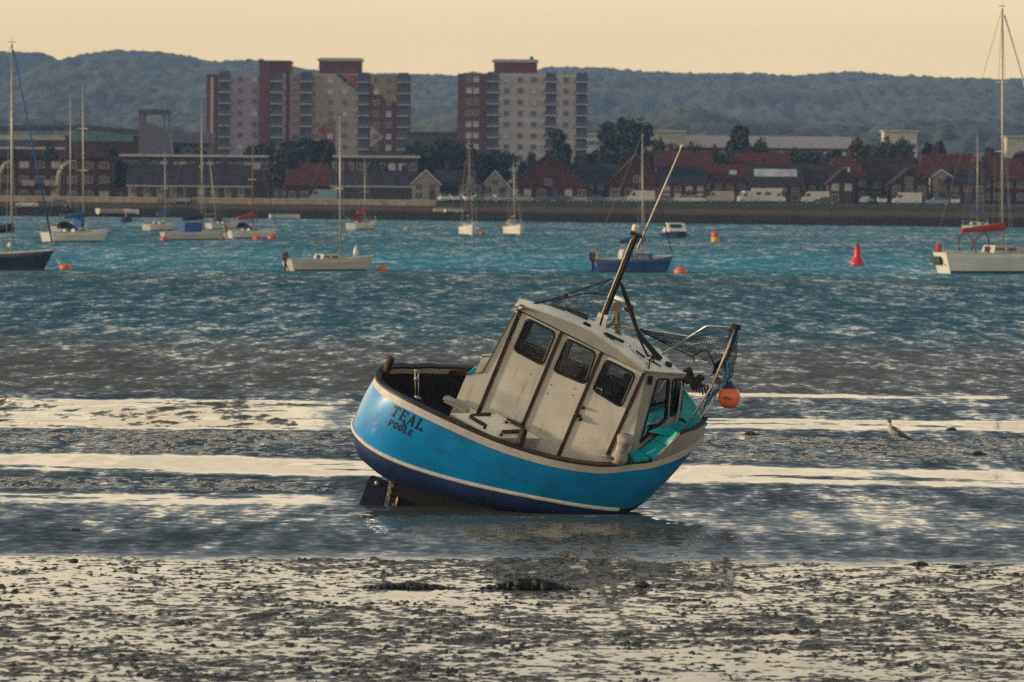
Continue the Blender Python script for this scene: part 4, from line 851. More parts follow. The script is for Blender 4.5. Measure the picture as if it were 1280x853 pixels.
# ferry gantry with a raised canopy
b = at(193, 200, 960); t = thing('viewing_gantry', 'tall canopy on posts above a sloping grey deck left of the towers', 'gantry', (b.x, 960, 3.5)); s_ = 960 / F
zt = at(193, 140, 960).z - 3.5; dk = mat('dark_steel', (.055, .055, .075), rough=.6, var=.2); pl_ = mat('lilac_cladding', (.11, .10, .14), rough=.7, var=.15)
MB().box((0, 3, zt), (41 * s_, 6, 6 * s_)).build('canopy', dk, t, bevel=.1)
for x in (12, 18): MB().box((x * s_, .4, zt - 11 * s_), (1.6 * s_, .4, 20 * s_)).build('post', dk, t)
m = MB(); m.prism([(-20 * s_, 0, zt - 3 * s_), (-13 * s_, 0, zt - 3 * s_), (-13 * s_, 0, zt - 12 * s_), (18 * s_, 0, zt - 24 * s_), (22 * s_, 0, zt - 58 * s_), (-20 * s_, 0, zt - 58 * s_)], (0, 6, 0)); m.build('deck', pl_, t)
block('shed', 'low dark shed with a lilac roof beside the left tower', 'shed', 196, 262, 178, 200, 1010, door_m, rows_=1, cols=6, win=(1.4, 1.2), roofm=pl_, roof_h=2.2)
block('warehouse', 'dark flat warehouse showing between the two towers', 'warehouse', 508, 572, 166, 205, 1090, dk, rows_=1, cols=7, win=(1.5, 1.0), roofm=navy_roof)
block('factory_hall', 'very long pale lilac roofed factory hall behind the red roofs', 'factory', 800, 1062, 184, 200, 1330, brickb, depth=40, rows_=1, cols=14, win=(2, 1), roofm=mat('lilac_roof', (.42, .37, .38), rough=.6, var=.12, scale=.2, stretch=(.2, 1, 1)), roof_h=3.2)
block('office_block', 'beige flat block at the left end of the long factory roof', 'office', 803, 856, 164, 200, 1310, mat('beige_panel', (.38, .32, .25), rough=.8, var=.15), rows_=1, cols=6, win=(1.6, 1.0))
block('office_block', 'pale twin block standing above the brown roofs on the right', 'office', 1105, 1146, 164, 205, 1290, mat('pale_concrete', (.52, .45, .36), rough=.8, var=.15), rows_=2, cols=4, win=(1.6, 1.2))
block('office_block', 'pale block at the far right edge by the forestay', 'office', 1258, 1300, 171, 205, 1290, render_w, rows_=1, cols=4, win=(1.6, 1.2))
block('long_shed', 'low white shed beside the big tree right of the pale tower', 'shed', 726, 772, 168, 190, 1240, render_w, rows_=1, cols=5, win=(1.6, 1.0))
# ---- tower blocks
brk = mat('dark_red_cladding', (.115, .034, .034), rough=.85, var=.2, scale=.15); lil = mat('lilac_render', (.29, .23, .30), rough=.85, var=.1, scale=.2); tan = mat('tan_render', (.28, .21, .14), rough=.85, var=.1, scale=.2)
crm = mat('mural_cream', (.31, .275, .22), rough=.85, var=.1, scale=.2); mred = mat('mural_red', (.22, .055, .045), rough=.85, var=.15, scale=.2); ptw = mat('pale_tower_render', (.37, .33, .325), rough=.85, var=.1, scale=.2)
balm = mat('balcony_front', (.050, .055, .085), rough=.6, var=.3, scale=.4); lint = mat('pale_balcony', (.40, .38, .36), rough=.6)
def tower(label, xs, yt, d, segs, ybase=252):
    b = at((xs[0] + xs[1]) / 2, ybase, d); t = thing('tower_block', label, 'tower block', (b.x, d, 3.0), 0, 'tower blocks'); s_ = d / F; xc = (xs[0] + xs[1]) / 2
    Z = lambda y, px=None: at(xc if px is None else px, y, d).z - 3.0
    X = lambda px: at(px, 150, d).x - b.x
    for (x0, x1, y0, mm, prd) in segs: MB().box(((X(x0) + X(x1)) / 2, 7 - prd / 2, Z(y0) / 2), (X(x1) - X(x0), 14 + prd, Z(y0))).build('wall', mm, t)
    return t, X, Z, s_
t, X, Z, s_ = tower('wide red and lilac tower block with cream diagonal mural', (258, 512), 92, 1130, [(258, 272, 94, brk, .5), (272, 324, 95, lil, 0), (324, 337, 78, brk, 1.0), (337, 362, 78.5, brk, .2), (362, 375, 92, mat('rose_render', (.26, .15, .16), rough=.85, var=.1), .6), (375, 394, 93, tan, 0), (394, 448, 92, crm, .4), (448, 462, 93, brk, .1), (462, 497, 94, brk, .4), (497, 512, 94, brk, .8)])
MB().box((X(424.5), 5, (Z(75) + Z(92)) / 2), (X(451) - X(398), 8, Z(75) - Z(92) + 1)).build('lift_house', brk, t); MB().box((X(343), 6, Z(77.5)), (X(363) - X(323), 13.5, .5)).build('roof_cap', brk, t); MB().box((X(424.5), 5, Z(74.5)), (X(453) - X(396), 8.6, .5)).build('roof_cap', lint, t)
def panel(poly, mm, off): MB().prism([(X(a), -off, Z(b)) for a, b in poly], (0, .12, 0)).build('mural', mm, t)
panel([(338, 92), (357, 92), (357, 190), (338, 190)], lil, .34)
panel([(420, 93), (426, 93), (447, 114), (447, 93.5)], mred, .53); panel([(394.5, 166), (402, 158), (413, 147), (419, 152), (419, 192), (412, 192), (408, 178), (394.5, 170)], mred, .535)
panel([(394.5, 94), (412, 94), (412, 135), (400, 152), (394.5, 156)], tan, .54)
panel([(463, 95), (496, 95), (496, 128), (482, 124), (463, 104)], tan, .53); panel([(463, 155), (480, 171), (463, 184)], crm, .54)
def pt(mesh_o, parent, x, y, z):
    c = copy_tree(mesh_o, parent); c.location = (x, y, z); return c
proto_w = window(None, 0, 0, 0, 1.25, 1.25); proto_l = window(None, 0, 0, 0, 1.25, 1.25, pane_l)
m = MB(); m.box((0, -.6, -.5), (2.9, 1.3, .15)); m.box((0, -1.26, .05), (2.9, .08, 1.0)); m.box((0, .02, .9), (2.5, .06, 1.8)); proto_b = m.build('balcony', balm, None, fix=False)
MB().box((0, -1.32, -.45), (2.95, .06, .22)).build('balcony_edge', lint, proto_b, fix=False)
rows_y = [100 + 14.0 * i for i in range(8)]
random.seed(4)
for y in rows_y:
    for px, prd in ((300, 0), (318, 0), (368, .6), (397, .45), (413, .55), (431, .45), (470, .55), (486, .55)): pt(proto_l if random.random() < .22 else proto_w, t, X(px), -prd - .04, Z(y))
    for px, prd in ((281, 0), (346, .4), (383, 0), (454, .1), (504, .8)): pt(proto_b, t, X(px), -prd - .02, Z(y))
m = MB(); m.box((X(265), -.56, Z(145)), (.6, .1, Z(98) - Z(192))); m.build('stair_glazing', lint, t)
t, X, Z, s_ = tower('pale tower block with dark red left end standing alone', (572, 733), 93, 1130, [(572, 609, 93, brk, .6), (609, 624, 93, ptw, 0), (624, 682, 92, ptw, .4), (682, 695, 93, ptw, 0), (695, 720, 93, ptw, .4), (720, 733, 94, brk, .1)])
MB().box((X(644), 5, (Z(77) + Z(92)) / 2), (X(671) - X(617), 8, Z(77) - Z(92) + 1)).build('lift_house', brk, t); MB().box((X(643.5), 5, Z(76.5)), (X(673) - X(615), 8.6, .5)).build('roof_cap', lint, t)
MB().lathe([(.4, 0), (.4, 1.2)], (X(664), 5, Z(76.5)), 8).build('vent', brk, t)
for y in rows_y:
    for px, prd in ((586, .65), (595, .65), (633, .45), (650, .45), (667, .45), (707, .45)): pt(proto_l if random.random() < (.5 if px < 600 else .12) else proto_w, t, X(px), -prd - .04, Z(y))
    for px, prd in ((616, 0), (688, 0), (727, .1)): pt(proto_b, t, X(px), -prd - .02, Z(y))
for o in (proto_w, proto_l, proto_b):
    for c in list(o.children): bpy.data.objects.remove(c)
    bpy.data.objects.remove(o)
# ---- trees
bark = mat('bark', (.05, .038, .028), rough=.95, var=.3)
def leafmat(n, c): return mat(n, c, rough=.85, var=.5, scale=.9, rgb2=tuple(min(1, k * 1.7) for k in c))
lf = [leafmat('dark_leaves', (.012, .022, .014)), leafmat('olive_leaves', (.034, .036, .014)), leafmat('conifer_needles', (.010, .020, .015))]
def tree_mesh(shape, seed, m, n=4200):
    """unit tree: height 1, crown of many leaf clumps spread through an uneven volume; returns crown mesh object and trunk object"""
    rr = random.Random(seed); mb = MB(); lobes = []
    if shape == 'round':
        for i in range(16): a = rr.uniform(0, 6.28); q = rr.uniform(0, .30); z_ = rr.uniform(.34, .84); k = math.sqrt(max(.05, 1 - ((z_ - .52) / .46) ** 2)); lobes.append((q * k * math.cos(a) * 1.15, q * k * math.sin(a) * 1.15, z_, rr.uniform(.10, .19)))
    elif shape == 'spread':
        for i in range(22): a = rr.uniform(0, 6.28); q = rr.uniform(0, .48); z_ = .30 + rr.uniform(0, .55) * (1 - q * .9); lobes.append((q * math.cos(a), q * math.sin(a), z_, rr.uniform(.09, .17)))
    else:
        for i in range(26): z_ = .12 + .84 * (i / 25); q = .20 * (1 - z_) ** .7 + .02; a = rr.uniform(0, 6.28); lobes.append((q * math.cos(a), q * math.sin(a), z_, .04 + .13 * (1 - z_) ** .6))
    for i in range(n):
        lx, ly, lz, r_ = lobes[rr.randrange(len(lobes))]
        d = Vector((rr.gauss(0, 1), rr.gauss(0, 1), rr.gauss(0, .8))).normalized() * r_ * rr.uniform(.45, 1.08); c = Vector((lx, ly, lz)) + d
        s_ = rr.uniform(.018, .046); u = Vector((rr.gauss(0, 1), rr.gauss(0, 1), rr.gauss(0, 1))).normalized(); v = u.orthogonal().normalized(); w_ = (u * .6 + v.cross(u)).normalized()
        mb.add([c - v * s_, c + w_ * s_ * .8, c + v * s_, c - w_ * s_ * .7], [(0, 1, 2, 3)])
    crown = mb.build('crown', m, None, fix=False)
    tb = MB(); tb.tube([(0, 0, -.02), (.005, 0, .2), (0, .01, .45)], .032, 8, r1=.014)
    for l in lobes[:7]: tb.tube([(0, 0, .25 + .1 * rr.random()), (l[0] * .5, l[1] * .5, l[2] * .8), l[:3]], .012, 5, r1=.004)
    return crown, tb.build('trunk', bark, None, fix=False)
TM = {}
for shape in ('round', 'spread', 'conifer'):
    for k_, m in enumerate(lf):
        if (shape == 'conifer') == (k_ == 2): TM[shape, k_] = [tree_mesh(shape, 10 * k_ + j + len(shape), m) for j in range(2)]
ntr = 0
def tree(label, px, yt, yb, wpx, d, shape='round', m=0, group='trees behind the waterfront'):
    global ntr
    if d < 912 and 'tallest' not in label and 'pale tower' not in label: yt -= 6; wpx *= 1.22
    b = at(px, yb, d); z0 = min(b.z, land_z(b.x, d)); Hh = at(px, yt, d).z - z0; Wd = wpx / F * d
    t = thing('conifer_tree' if shape == 'conifer' else 'broadleaf_tree', label, 'tree', (b.x, d, z0), random.uniform(0, 6), group)
    c, k = TM[shape, m][ntr % 2]; ntr += 1
    nat = {'round': .82, 'spread': 1.15, 'conifer': .48}[shape]
    for src in (c, k): o = src.copy(); COL.objects.link(o); o.parent = t; o.scale = (Wd / nat, Wd / nat, Hh)
    return t
for a in (('tall olive green tree in front of the dark trees below the left tower', 349, 190, 252, 42, 846, 'round', 1), ('big dark rounded tree between the left tower and the red brick house', 384, 172, 245, 62, 880, 'round', 0), ('low dark tree at the foot of the lilac tower wall', 334, 180, 215, 44, 900, 'spread', 0),
          ('small dark tree just left of the olive tree', 322, 182, 225, 34, 905, 'round', 0), ('spreading dark tree below the gap between the towers', 553, 176, 232, 62, 880, 'round', 0), ('dark bushy tree right of the mural tower', 524, 178, 235, 36, 890, 'round', 0), ('dark tree against the red end of the right tower', 572, 182, 230, 34, 872, 'round', 0),
          ('rounded dark tree at the foot of the right tower', 620, 191, 240, 50, 880, 'round', 0), ('dark pointed tree in front of the pale tower', 696, 164, 235, 40, 900, 'conifer', 2), ('tallest dark tree right of the pale tower', 781, 141, 232, 74, 900, 'round', 0), ('dark shrubby tree joining the tallest tree on its left', 745, 180, 232, 58, 905, 'spread', 0),
          ('dark low tree directly right of the pale tower base', 722, 186, 232, 40, 890, 'spread', 0), ('flat topped dark tree behind the blue boat masthead', 822, 174, 225, 56, 910, 'spread', 0), ('dark hedge like tree under the long factory roof', 852, 180, 225, 44, 905, 'spread', 0),
          ('upright dark conifer in front of the factory roof', 925, 165, 222, 34, 890, 'conifer', 2), ('olive bush tree right of the upright conifer', 951, 179, 222, 32, 900, 'round', 1), ('yellowish bush left of the upright conifer', 893, 185, 222, 36, 895, 'spread', 1), ('dark spreading tree behind the skylight house', 1010, 187, 222, 58, 890, 'spread', 0),
          ('olive round tree left of the pale twin block', 1072, 175, 222, 36, 900, 'round', 1), ('olive tree at the foot of the pale twin block', 1108, 177, 220, 36, 895, 'round', 1), ('black green tree in front of the pale twin block', 1129, 176, 220, 30, 890, 'round', 0), ('small dark conifer right of the pale twin block', 1160, 186, 220, 18, 890, 'conifer', 2),
          ('second small dark conifer beside the red hipped roof', 1175, 184, 220, 20, 890, 'conifer', 2), ('pale leafed tree in front of the far right block', 1212, 180, 222, 50, 930, 'spread', 1), ('dark bush by the flats at the left shore', 124, 200, 250, 26, 845, 'round', 0), ('dark street tree between the cottages and the arched flats', 148, 204, 250, 24, 842, 'round', 0),
          ('dark tree behind the far right roofs by the forestay', 1272, 190, 225, 40, 900, 'spread', 0), ('dark round tree filling the gap left of the olive tree', 366, 186, 240, 40, 870, 'round', 0), ('dark tree rising over the cream gabled house', 536, 186, 238, 44, 872, 'round', 0), ('dark tree over the slate house with the sloping bargeboard', 592, 192, 236, 40, 868, 'spread', 0), ('dark tree against the middle of the pale tower', 664, 186, 238, 44, 905, 'spread', 0),
          ('dark tree between the two big red gables', 748, 192, 238, 44, 868, 'round', 0), ('dark tree behind the long red roof', 868, 184, 228, 40, 885, 'round', 0), ('dark bush between the red roof and the cream gable end', 912, 194, 232, 28, 872, 'round', 0), ('dark tree right of the bright red roof', 994, 190, 232, 40, 872, 'round', 0), ('dark tree rising behind the pyramid roofed house', 1046, 184, 226, 46, 885, 'spread', 0), ('olive tree right of the pyramid roofed house', 1090, 188, 228, 34, 872, 'round', 1), ('dark bush above the long van on the grass', 1142, 200, 236, 30, 860, 'round', 0), ('dark tree left of the far right block', 1240, 184, 226, 44, 885, 'spread', 0), ('dark tree beside the low shed and the lilac tower end', 250, 184, 232, 40, 900, 'spread', 0), ('dark tree behind the sloping gantry deck', 222, 176, 220, 34, 1000, 'spread', 0), ('dark spreading tree left of the gantry', 140, 182, 225, 50, 905, 'spread', 0), ('dark tree rising from the arched flats roof line', 62, 184, 225, 44, 905, 'spread', 0), ('dark tree behind the left end of the arched flats', 16, 182, 225, 40, 905, 'spread', 0),
          ('dark hedge tree behind the middle of the blue white roof', 470, 200, 235, 26, 845, 'spread', 0)): tree(*a)
for v in TM.values():
    for pr in v:
        for o in pr: bpy.data.objects.remove(o)
# ---- parked vehicles
tyre = mat('tyre', (.015, .015, .015), rough=.8); rim = mat('wheel_rim', (.35, .35, .35), rough=.4, metal=.5); vglass = mat('vehicle_glass', (.02, .025, .03), rough=.1, var=.1); lampm = mat('headlamp', (.6, .6, .58), rough=.15); lampr = mat('tail_lamp', (.35, .02, .02), rough=.3)
def paint(n, c): return mat(n, tuple(k * .72 for k in c), rough=.3, var=.08, scale=.5, coat=.4)
PW = paint('white_paint', (.72, .70, .66)); PB = paint('blue_paint', (.03, .08, .20)); PT = paint('teal_paint', (.05, .16, .18)); PS = paint('silver_paint', (.34, .36, .38)); PR = paint('dark_red_paint', (.14, .02, .03)); PD = paint('dark_paint', (.03, .032, .045)); PC = paint('cream_paint', (.46, .42, .34)); PL = paint('pale_blue_paint', (.22, .36, .46)); PV = paint('purple_grey_paint', (.14, .12, .19))
CARP = [(-2.1, .35), (-2.12, .75), (-1.95, .95), (-1.2, 1.02), (-.55, 1.45), (.75, 1.47), (1.35, 1.05), (2.0, .92), (2.12, .7), (2.1, .35)]
VANP = [(-2.6, .4), (-2.65, 2.2), (-2.55, 2.35), (1.3, 2.35), (1.6, 2.2), (2.1, 1.3), (2.6, 1.1), (2.7, .8), (2.7, .4)]
HOMP = [(-3.2, .45), (-3.25, 2.7), (-3.1, 2.85), (2.3, 2.95), (2.75, 2.7), (2.2, 2.15), (2.45, 1.4), (3.05, 1.15), (3.15, .8), (3.15, .45)]
def vehicle(name, label, cat, prof, W, pm, glassp, wheels, group):
    t = thing(name, label, cat, (0, 0, 0), 0, group)
    m = MB(); m.prism([(x, -W / 2, z) for x, z in prof], (0, W, 0)); m.build('body', pm, t, bevel=.08)
    for q in glassp:
        if q[0] == 's':
            for sg in (-1, 1): MB().prism([(x, sg * (W / 2 + .003), z) for x, z in q[1]], (0, sg * .012, 0)).build('side_window', vglass, t)
        else:
            (xa, za), (xb, zb) = q[1]; n_ = Vector((zb - za, 0, -(xb - xa))).normalized() * (.014 if zb > za else -.014)
            MB().prism([Vector((xa, -W * .42, za)) + n_, Vector((xa, W * .42, za)) + n_, Vector((xb, W * .38, zb)) + n_, Vector((xb, -W * .38, zb)) + n_], n_).build('windscreen', vglass, t)
    for x in wheels:
        for sg in (-1, 1):
            m = MB(); m.lathe([(.30, -.09), (.33, -.06), (.33, .06), (.30, .09)], (x, sg * (W / 2 - .06), .33), 16, Matrix.Rotation(R(90), 3, 'X')); wh = m.build('wheel', tyre, t)
            MB().lathe([(.19, -.1), (.19, .1)], (x, sg * (W / 2 - .06), .33), 12, Matrix.Rotation(R(90), 3, 'X')).build('rim', rim, wh)
    x1 = max(x for x, z in prof); x0 = min(x for x, z in prof)
    for sg in (-1, 1):
        MB().ell((x1 - .03, sg * W * .36, .72), (.07, .16, .10), 8).build('headlight', lampm, t); MB().ell((x0 + .04, sg * W * .38, .8), (.06, .10, .13), 8).build('tail_light', lampr, t)
    return t
cargl = [('s', [(-1.0, 1.06), (-.5, 1.39), (.1, 1.40), (.1, 1.06)]), ('s', [(.16, 1.06), (.16, 1.40), (.7, 1.40), (1.15, 1.07)]), ('f', ((1.32, 1.09), (.82, 1.44))), ('f', ((-1.15, 1.07), (-.6, 1.42)))]
vangl = [('s', [(1.0, 1.4), (1.0, 2.0), (1.5, 2.0), (1.9, 1.4)]), ('f', ((2.05, 1.36), (1.65, 2.14)))]
homgl = [('s', [(-2.4, 1.6), (-2.4, 2.2), (-1.5, 2.2), (-1.5, 1.6)]), ('s', [(-.8, 1.6), (-.8, 2.2), (.3, 2.2), (.3, 1.6)]), ('s', [(1.5, 1.45), (1.5, 2.0), (1.95, 2.0), (2.2, 1.45)]), ('f', ((2.42, 1.46), (2.22, 2.08)))]
protoV = {}
def park(label, px, pm, kind_='car', d=None, rz=0, flip=False, cat=None, extra=None):
    d = d or shore(0) + 44
    key = (kind_, pm.name)
    first = key not in protoV
    if first:
        if kind_ == 'car': o = vehicle('parked_car', label, 'car', CARP, 1.75, pm, cargl, (-1.3, 1.3), 'cars parked along the far shore')
        elif kind_ == 'van': o = vehicle('parked_van', label, 'van', VANP, 2.0, pm, vangl, (-1.7, 1.75), 'vans parked along the far shore')
        else: o = vehicle('motorhome', label, 'motorhome', HOMP, 2.3, pm, homgl, (-2.0, 2.0), 'motorhomes parked along the far shore')
        protoV[key] = o
    else: o = copy_tree(protoV[key])
    o['label'] = label
    if cat: o['category'] = cat
    x = at(px, 252, d).x; o.scale = (.88, .88, .86); o.location = (x, d, land_z(x, d)); o.rotation_euler = (0, 0, R(rz) + (math.pi if flip else 0)); return o
for a in (('white car facing the water in front of the cream gabled house', 554.5, PW, 'car', None, -80), ('brighter white car second from the cream gabled house', 566.5, PW, 'car', None, -75), ('white car parked just left of the brown mast', 580, PW, 'car', None, -60), ('dull teal car right of the brown mast', 599, PT, 'car', None, 10), ('silver car between the dull teal car and the blue one', 613, PS, 'car', None, 170),
          ('blue car left of the small white masted boat mast', 626, PL, 'car', None, 5), ('grey car under the big red gable left side', 653, PS, 'car', None, 0), ('dark blue car under the ridge of the big red gable', 681, PB, 'car', None, 180), ('dark car right of the dark blue car below the big red gable', 702, PD, 'car', None, 0), ('silver hatchback left of the teal saloon', 725, PS, 'car', None, 0),
          ('teal saloon below the low slate roof', 747, PT, 'car', None, 180), ('pale blue car left of the white van by the mast', 769, PL, 'car', None, 0), ('grey car hidden partly behind the blue sailing boat mast', 787, PS, 'car', None, 0), ('white van right beside the blue sailing boat mast', 801, PW, 'van', None, 180), ('purple grey car left of the whip aerial foot', 829, PV, 'car', None, 0),
          ('white estate car right of the purple grey car', 853, PW, 'car', None, 0), ('white low car in front of a dark red one', 868, PW, 'car', None, 178), ('dark red car half behind the white low car', 881, PR, 'car', 806, 0), ('cream van left of the two motorhomes', 900, PC, 'van', None, 180), ('purple grey car between cream van and motorhome', 922, PV, 'car', 806, 0),
          ('white van with dark cab glass in front of the motorhome', 938, PW, 'van', None, 200), ('white motorhome with an overcab facing right', 961, PW, 'home', None, 0), ('white van with a cream load left of the blue garage door', 1019, PW, 'van', None, 180), ('dark car tucked in front of the cream loaded van', 1031, PD, 'car', 792, 0),
          ('small silver car left of the long van on the grass', 1083, PS, 'car', None, 70), ('white car end on just left of the long van on the grass', 1102, PW, 'car', None, -90), ('long white van parked forward on the grass', 1134, PW, 'van', 793, 180), ('pale blue car right of the long van on the grass', 1172, PL, 'car', 790, 0), ('blue car furthest right on the grass', 1184, PB, 'car', None, -80), ('white car end on near the right yacht mast', 1193, PW, 'car', None, -90),
          ('white car parked below the arched flats', 34, PW, 'car', None, 0), ('dark car right of the white one below the arched flats', 74, PB, 'car', None, 0), ('purple grey car in front of the cream cottages', 210, PV, 'car', None, 0), ('white small car beside the purple grey one at the cottages', 224, PS, 'car', None, 0), ('pale blue van in front of the low cream garages', 404, PL, 'van', None, 180)):
    park(*a)
# sea wall strip along the left part of the shore
x0, x1 = at(-40, 260, 790).x, at(545, 260, 790).x
wl = thing('sea_wall', 'low tan stone wall along the left half of the far shore', 'wall', (0, 0, 0)); n_ = 30; m = MB(); cap = MB()
P = [(x, shore(x) + 21 ) for x in np.linspace(x0, x1, n_)]
for (xa, ya), (xb, yb) in zip(P[:-1], P[1:]): m.prism([(xa, ya, 1.2), (xb, yb, 1.2), (xb, yb, 3.0), (xa, ya, 3.0)], (0, .5, 0)); cap.prism([(xa, ya - .08, 3.0), (xb, yb - .08, 3.0), (xb, yb - .08, 3.15), (xa, ya - .08, 3.15)], (0, .7, 0))
m.build('wall_face', mat('tan_stone', (.17, .135, .10), rough=.9, var=.35, scale=.8), wl); cap.build('coping', mat('grey_coping', (.24, .21, .18), rough=.9, var=.2), wl)
# ------------------------------------------------------------------ moored boats, buoys, birds, weed
hw = mat('yacht_white', (.62, .59, .54), rough=.35, var=.08, scale=.6, dirt=((.30, .27, .22), 1.2, .66, (1, 1, 1))); hn = mat('yacht_navy', (.010, .022, .065), rough=.3, var=.15); hb = mat('yacht_blue', (.012, .06, .22), rough=.3, var=.15)
hg = mat('yacht_grey_white', (.46, .43, .39), rough=.4, var=.08, scale=.6); dk_ = mat('yacht_deck', (.50, .45, .38), rough=.6, var=.12); boot = mat('boot_stripe', (.05, .04, .04), rough=.5); alu = mat('mast_alloy', (.36, .33, .29), rough=.45, metal=.3, var=.12); woodm = mat('mast_varnish', (.15, .075, .04), rough=.5, var=.2)
cnavy = mat('navy_canvas', (.010, .014, .045), rough=.85); cblue = mat('blue_canvas', (.02, .09, .28), rough=.85); cred = mat('red_canvas', (.36, .035, .025), rough=.85, var=.12); cred2 = mat('maroon_canvas', (.12, .02, .025), rough=.85); rigm = mat('rigging_wire', (.16, .15, .14), rough=.5)
wdark = mat('yacht_window', (.02, .02, .025), rough=.15); bred = mat('buoy_red', (.48, .05, .02), rough=.45, var=.15); byel = mat('buoy_yellow', (.55, .38, .05), rough=.45); bor = mat('buoy_orange', (.62, .13, .03), rough=.45, var=.15)
def yacht(label, px, py, L, head, hull, mast_px=None, mast_top=None, name='sailing_yacht', cat='yacht', cover=None, hood=None, furl=None, mastm=None, cabin=True, red=False, B=None, fb=None, outboard=False, stripe=None, arch=False, group='yachts at their moorings', tender=None):
    """px, py: picture position of the middle of the waterline; head: 0 = bow to the right, 90 = bow away"""
    c = G(px, py); B = B or L * .30; fb = fb or L * .105 + .12; a = R(head)
    t = thing(name, label, cat, c, a, group)
    # hull: transom stern, flared bow
    st_ = [(-.5, .66, 1.02, .80), (-.35, .84, .97, .94), (-.1, 1, .95, 1), (.15, .93, 1.0, .9), (.33, .66, 1.10, .58), (.44, .34, 1.2, .24), (.5, .02, 1.28, .01)]
    xs2 = np.linspace(-.5, .5, 22); P = []
    for x in xs2:
        b_ = np.interp(x, [s[0] for s in st_], [s[1] for s in st_]) * B / 2; s_ = np.interp(x, [s[0] for s in st_], [s[2] for s in st_]) * fb; bw = np.interp(x, [s[0] for s in st_], [s[3] for s in st_]) * B / 2 * .82
        rk = .06 * L * max(0, (x - .3) / .2); rs = -.05 * L * max(0, (-x - .42) / .08)
        X = x * L
        P.append([Vector((X + rk * (z / fb) - rs * (1 - z / fb) * 0 + (-.04 * L * (z / fb) if x < -.49 else 0), y, z)) for y, z in ((0, -.25), (bw * .7, -.2), (bw, .0), (bw + (b_ - bw) * .45, s_ * .4), (b_, s_ * .8), (b_ * .99, s_))])
    m = MB()
    for sg in (-1, 1): m.grid([[Vector((p.x, p.y * sg, p.z)) for p in r_] for r_ in P])
    e = P[0]; m.add([Vector((p.x, -p.y, p.z)) for p in e] + [p for p in e[::-1]], [tuple(range(12))]); h_ = m.build('hull', hull, t, smooth=False)
    m = MB()
    for sg in (-1, 1): m.grid([[Vector((r_[2].x, (r_[2].y + .012) * sg, -.02)), Vector((r_[2].x, (r_[2].y + (r_[3].y - r_[2].y) * .35 + .014) * sg, r_[3].z * .35))] for r_ in P])
    m.build('boot_stripe', stripe or boot, h_)
    MB().grid([[Vector((r_[5].x, -r_[5].y, r_[5].z)), Vector((r_[5].x, 0, r_[5].z + .05 * B)), r_[5]] for r_ in P]).build('deck', dk_, t)
    m = MB()
    for sg in (-1, 1): m.tube([Vector((r_[5].x, r_[5].y * sg, r_[5].z + .02)) for r_ in P], .035, 5)
    m.build('toe_rail', dk_, t)
    if cabin:
        ch = .055 * L; m = MB(); x0, x1 = -.14 * L, .24 * L
        prof = [(x0, fb * .95), (x0 + .02 * L, fb + ch), (x0 + .22 * L, fb + ch * .95), (x1, fb * 1.05)]
        for sg in (-1, 1): pass
        w0, w1 = B * .33, B * .22; m.add([(x, s * (w0 if k_ < 3 else w1) * (1 if z < fb * 1.1 else .88), z) for k_, (x, z) in enumerate(prof) for s in (-1, 1)], [(0, 1, 3, 2), (2, 3, 5, 4), (4, 5, 7, 6), (0, 2, 4, 6), (1, 7, 5, 3)]); cb = m.build('cabin', hg if hull is hw else dk_, t)
        for sg in (-1, 1):
            for k_ in range(2): x = x0 + (.06 + k_ * .1) * L; MB().box((x, sg * w0 * .945, fb + ch * .5), (.07 * L, .06, ch * .34)).build('window', wdark, cb)
        m = MB(); m.box((x0 - .002, 0, fb + ch * .45), (.05, B * .2, ch * .8)); m.build('companionway', wdark, cb)
    # pushpit and pulpit
    for nm, xx in (('pulpit', 1), ('pushpit', -1)):
        m = MB(); i0 = -4 if xx > 0 else 0; i1 = -1 if xx > 0 else 3; e0, e1 = P[i0 if xx > 0 else 2][5], P[-1 if xx > 0 else 0][5]; hgt = .62
        top = [Vector((e0.x, -e0.y * .9, e0.z + hgt)), Vector((e1.x, -e1.y * .8, e1.z + hgt)), Vector((e1.x + .12 * xx, 0, e1.z + hgt)), Vector((e1.x, e1.y * .8, e1.z + hgt)), Vector((e0.x, e0.y * .9, e0.z + hgt))]
        m.tube(top, .02, 5)
        for q in top: m.tube([q, Vector((q.x, q.y, e0.z - .02))], .018, 5)
        m.build(nm, rigm, t)
    m = MB()
    for x in (-.28, -.1, .08, .25):
        i = int((x + .5) * 21)
        for sg in (-1, 1): q = P[i][5]; m.tube([(q.x, q.y * sg * .95, q.z), (q.x, q.y * sg * .95, q.z + .6)], .014, 4)
    m.build('stanchions', rigm, t)
    if mast_top is not None:
        v = at(mast_px, py - 8, c.y); mx_ = (v.x - c.x) / max(.25, math.cos(a)) if abs(math.cos(a)) > .3 else .05 * L; mx_ = max(-.25 * L, min(.3 * L, mx_))
        wy = c.y + mx_ * math.sin(a); ztop = at(mast_px, mast_top, wy).z; lean = Vector(((at(mast_px if not isinstance(mast_top, tuple) else 0, mast_top, wy).x - (c.x + mx_ * math.cos(a))), 0, 0))
        rt = .0065 * L + .015
        lx = lean.x * math.cos(a); ly = -lean.x * math.sin(a)
        mp = Vector((mx_ + lx, ly, ztop)); m0 = Vector((mx_, 0, fb * .9))
        m = MB(); m.tube([m0, m0.lerp(mp, .5), mp], rt * 1.25, 8, r1=rt * .8); ms = m.build('mast', mastm or alu, t, smooth=True)
        m = MB(); m.tube([mp, mp + Vector((0, 0, .5))], .012, 4); m.tube([mp + Vector((-.3, 0, .12)), mp + Vector((.25, 0, .12))], .02, 4); m.build('wind_vane', rigm, ms)
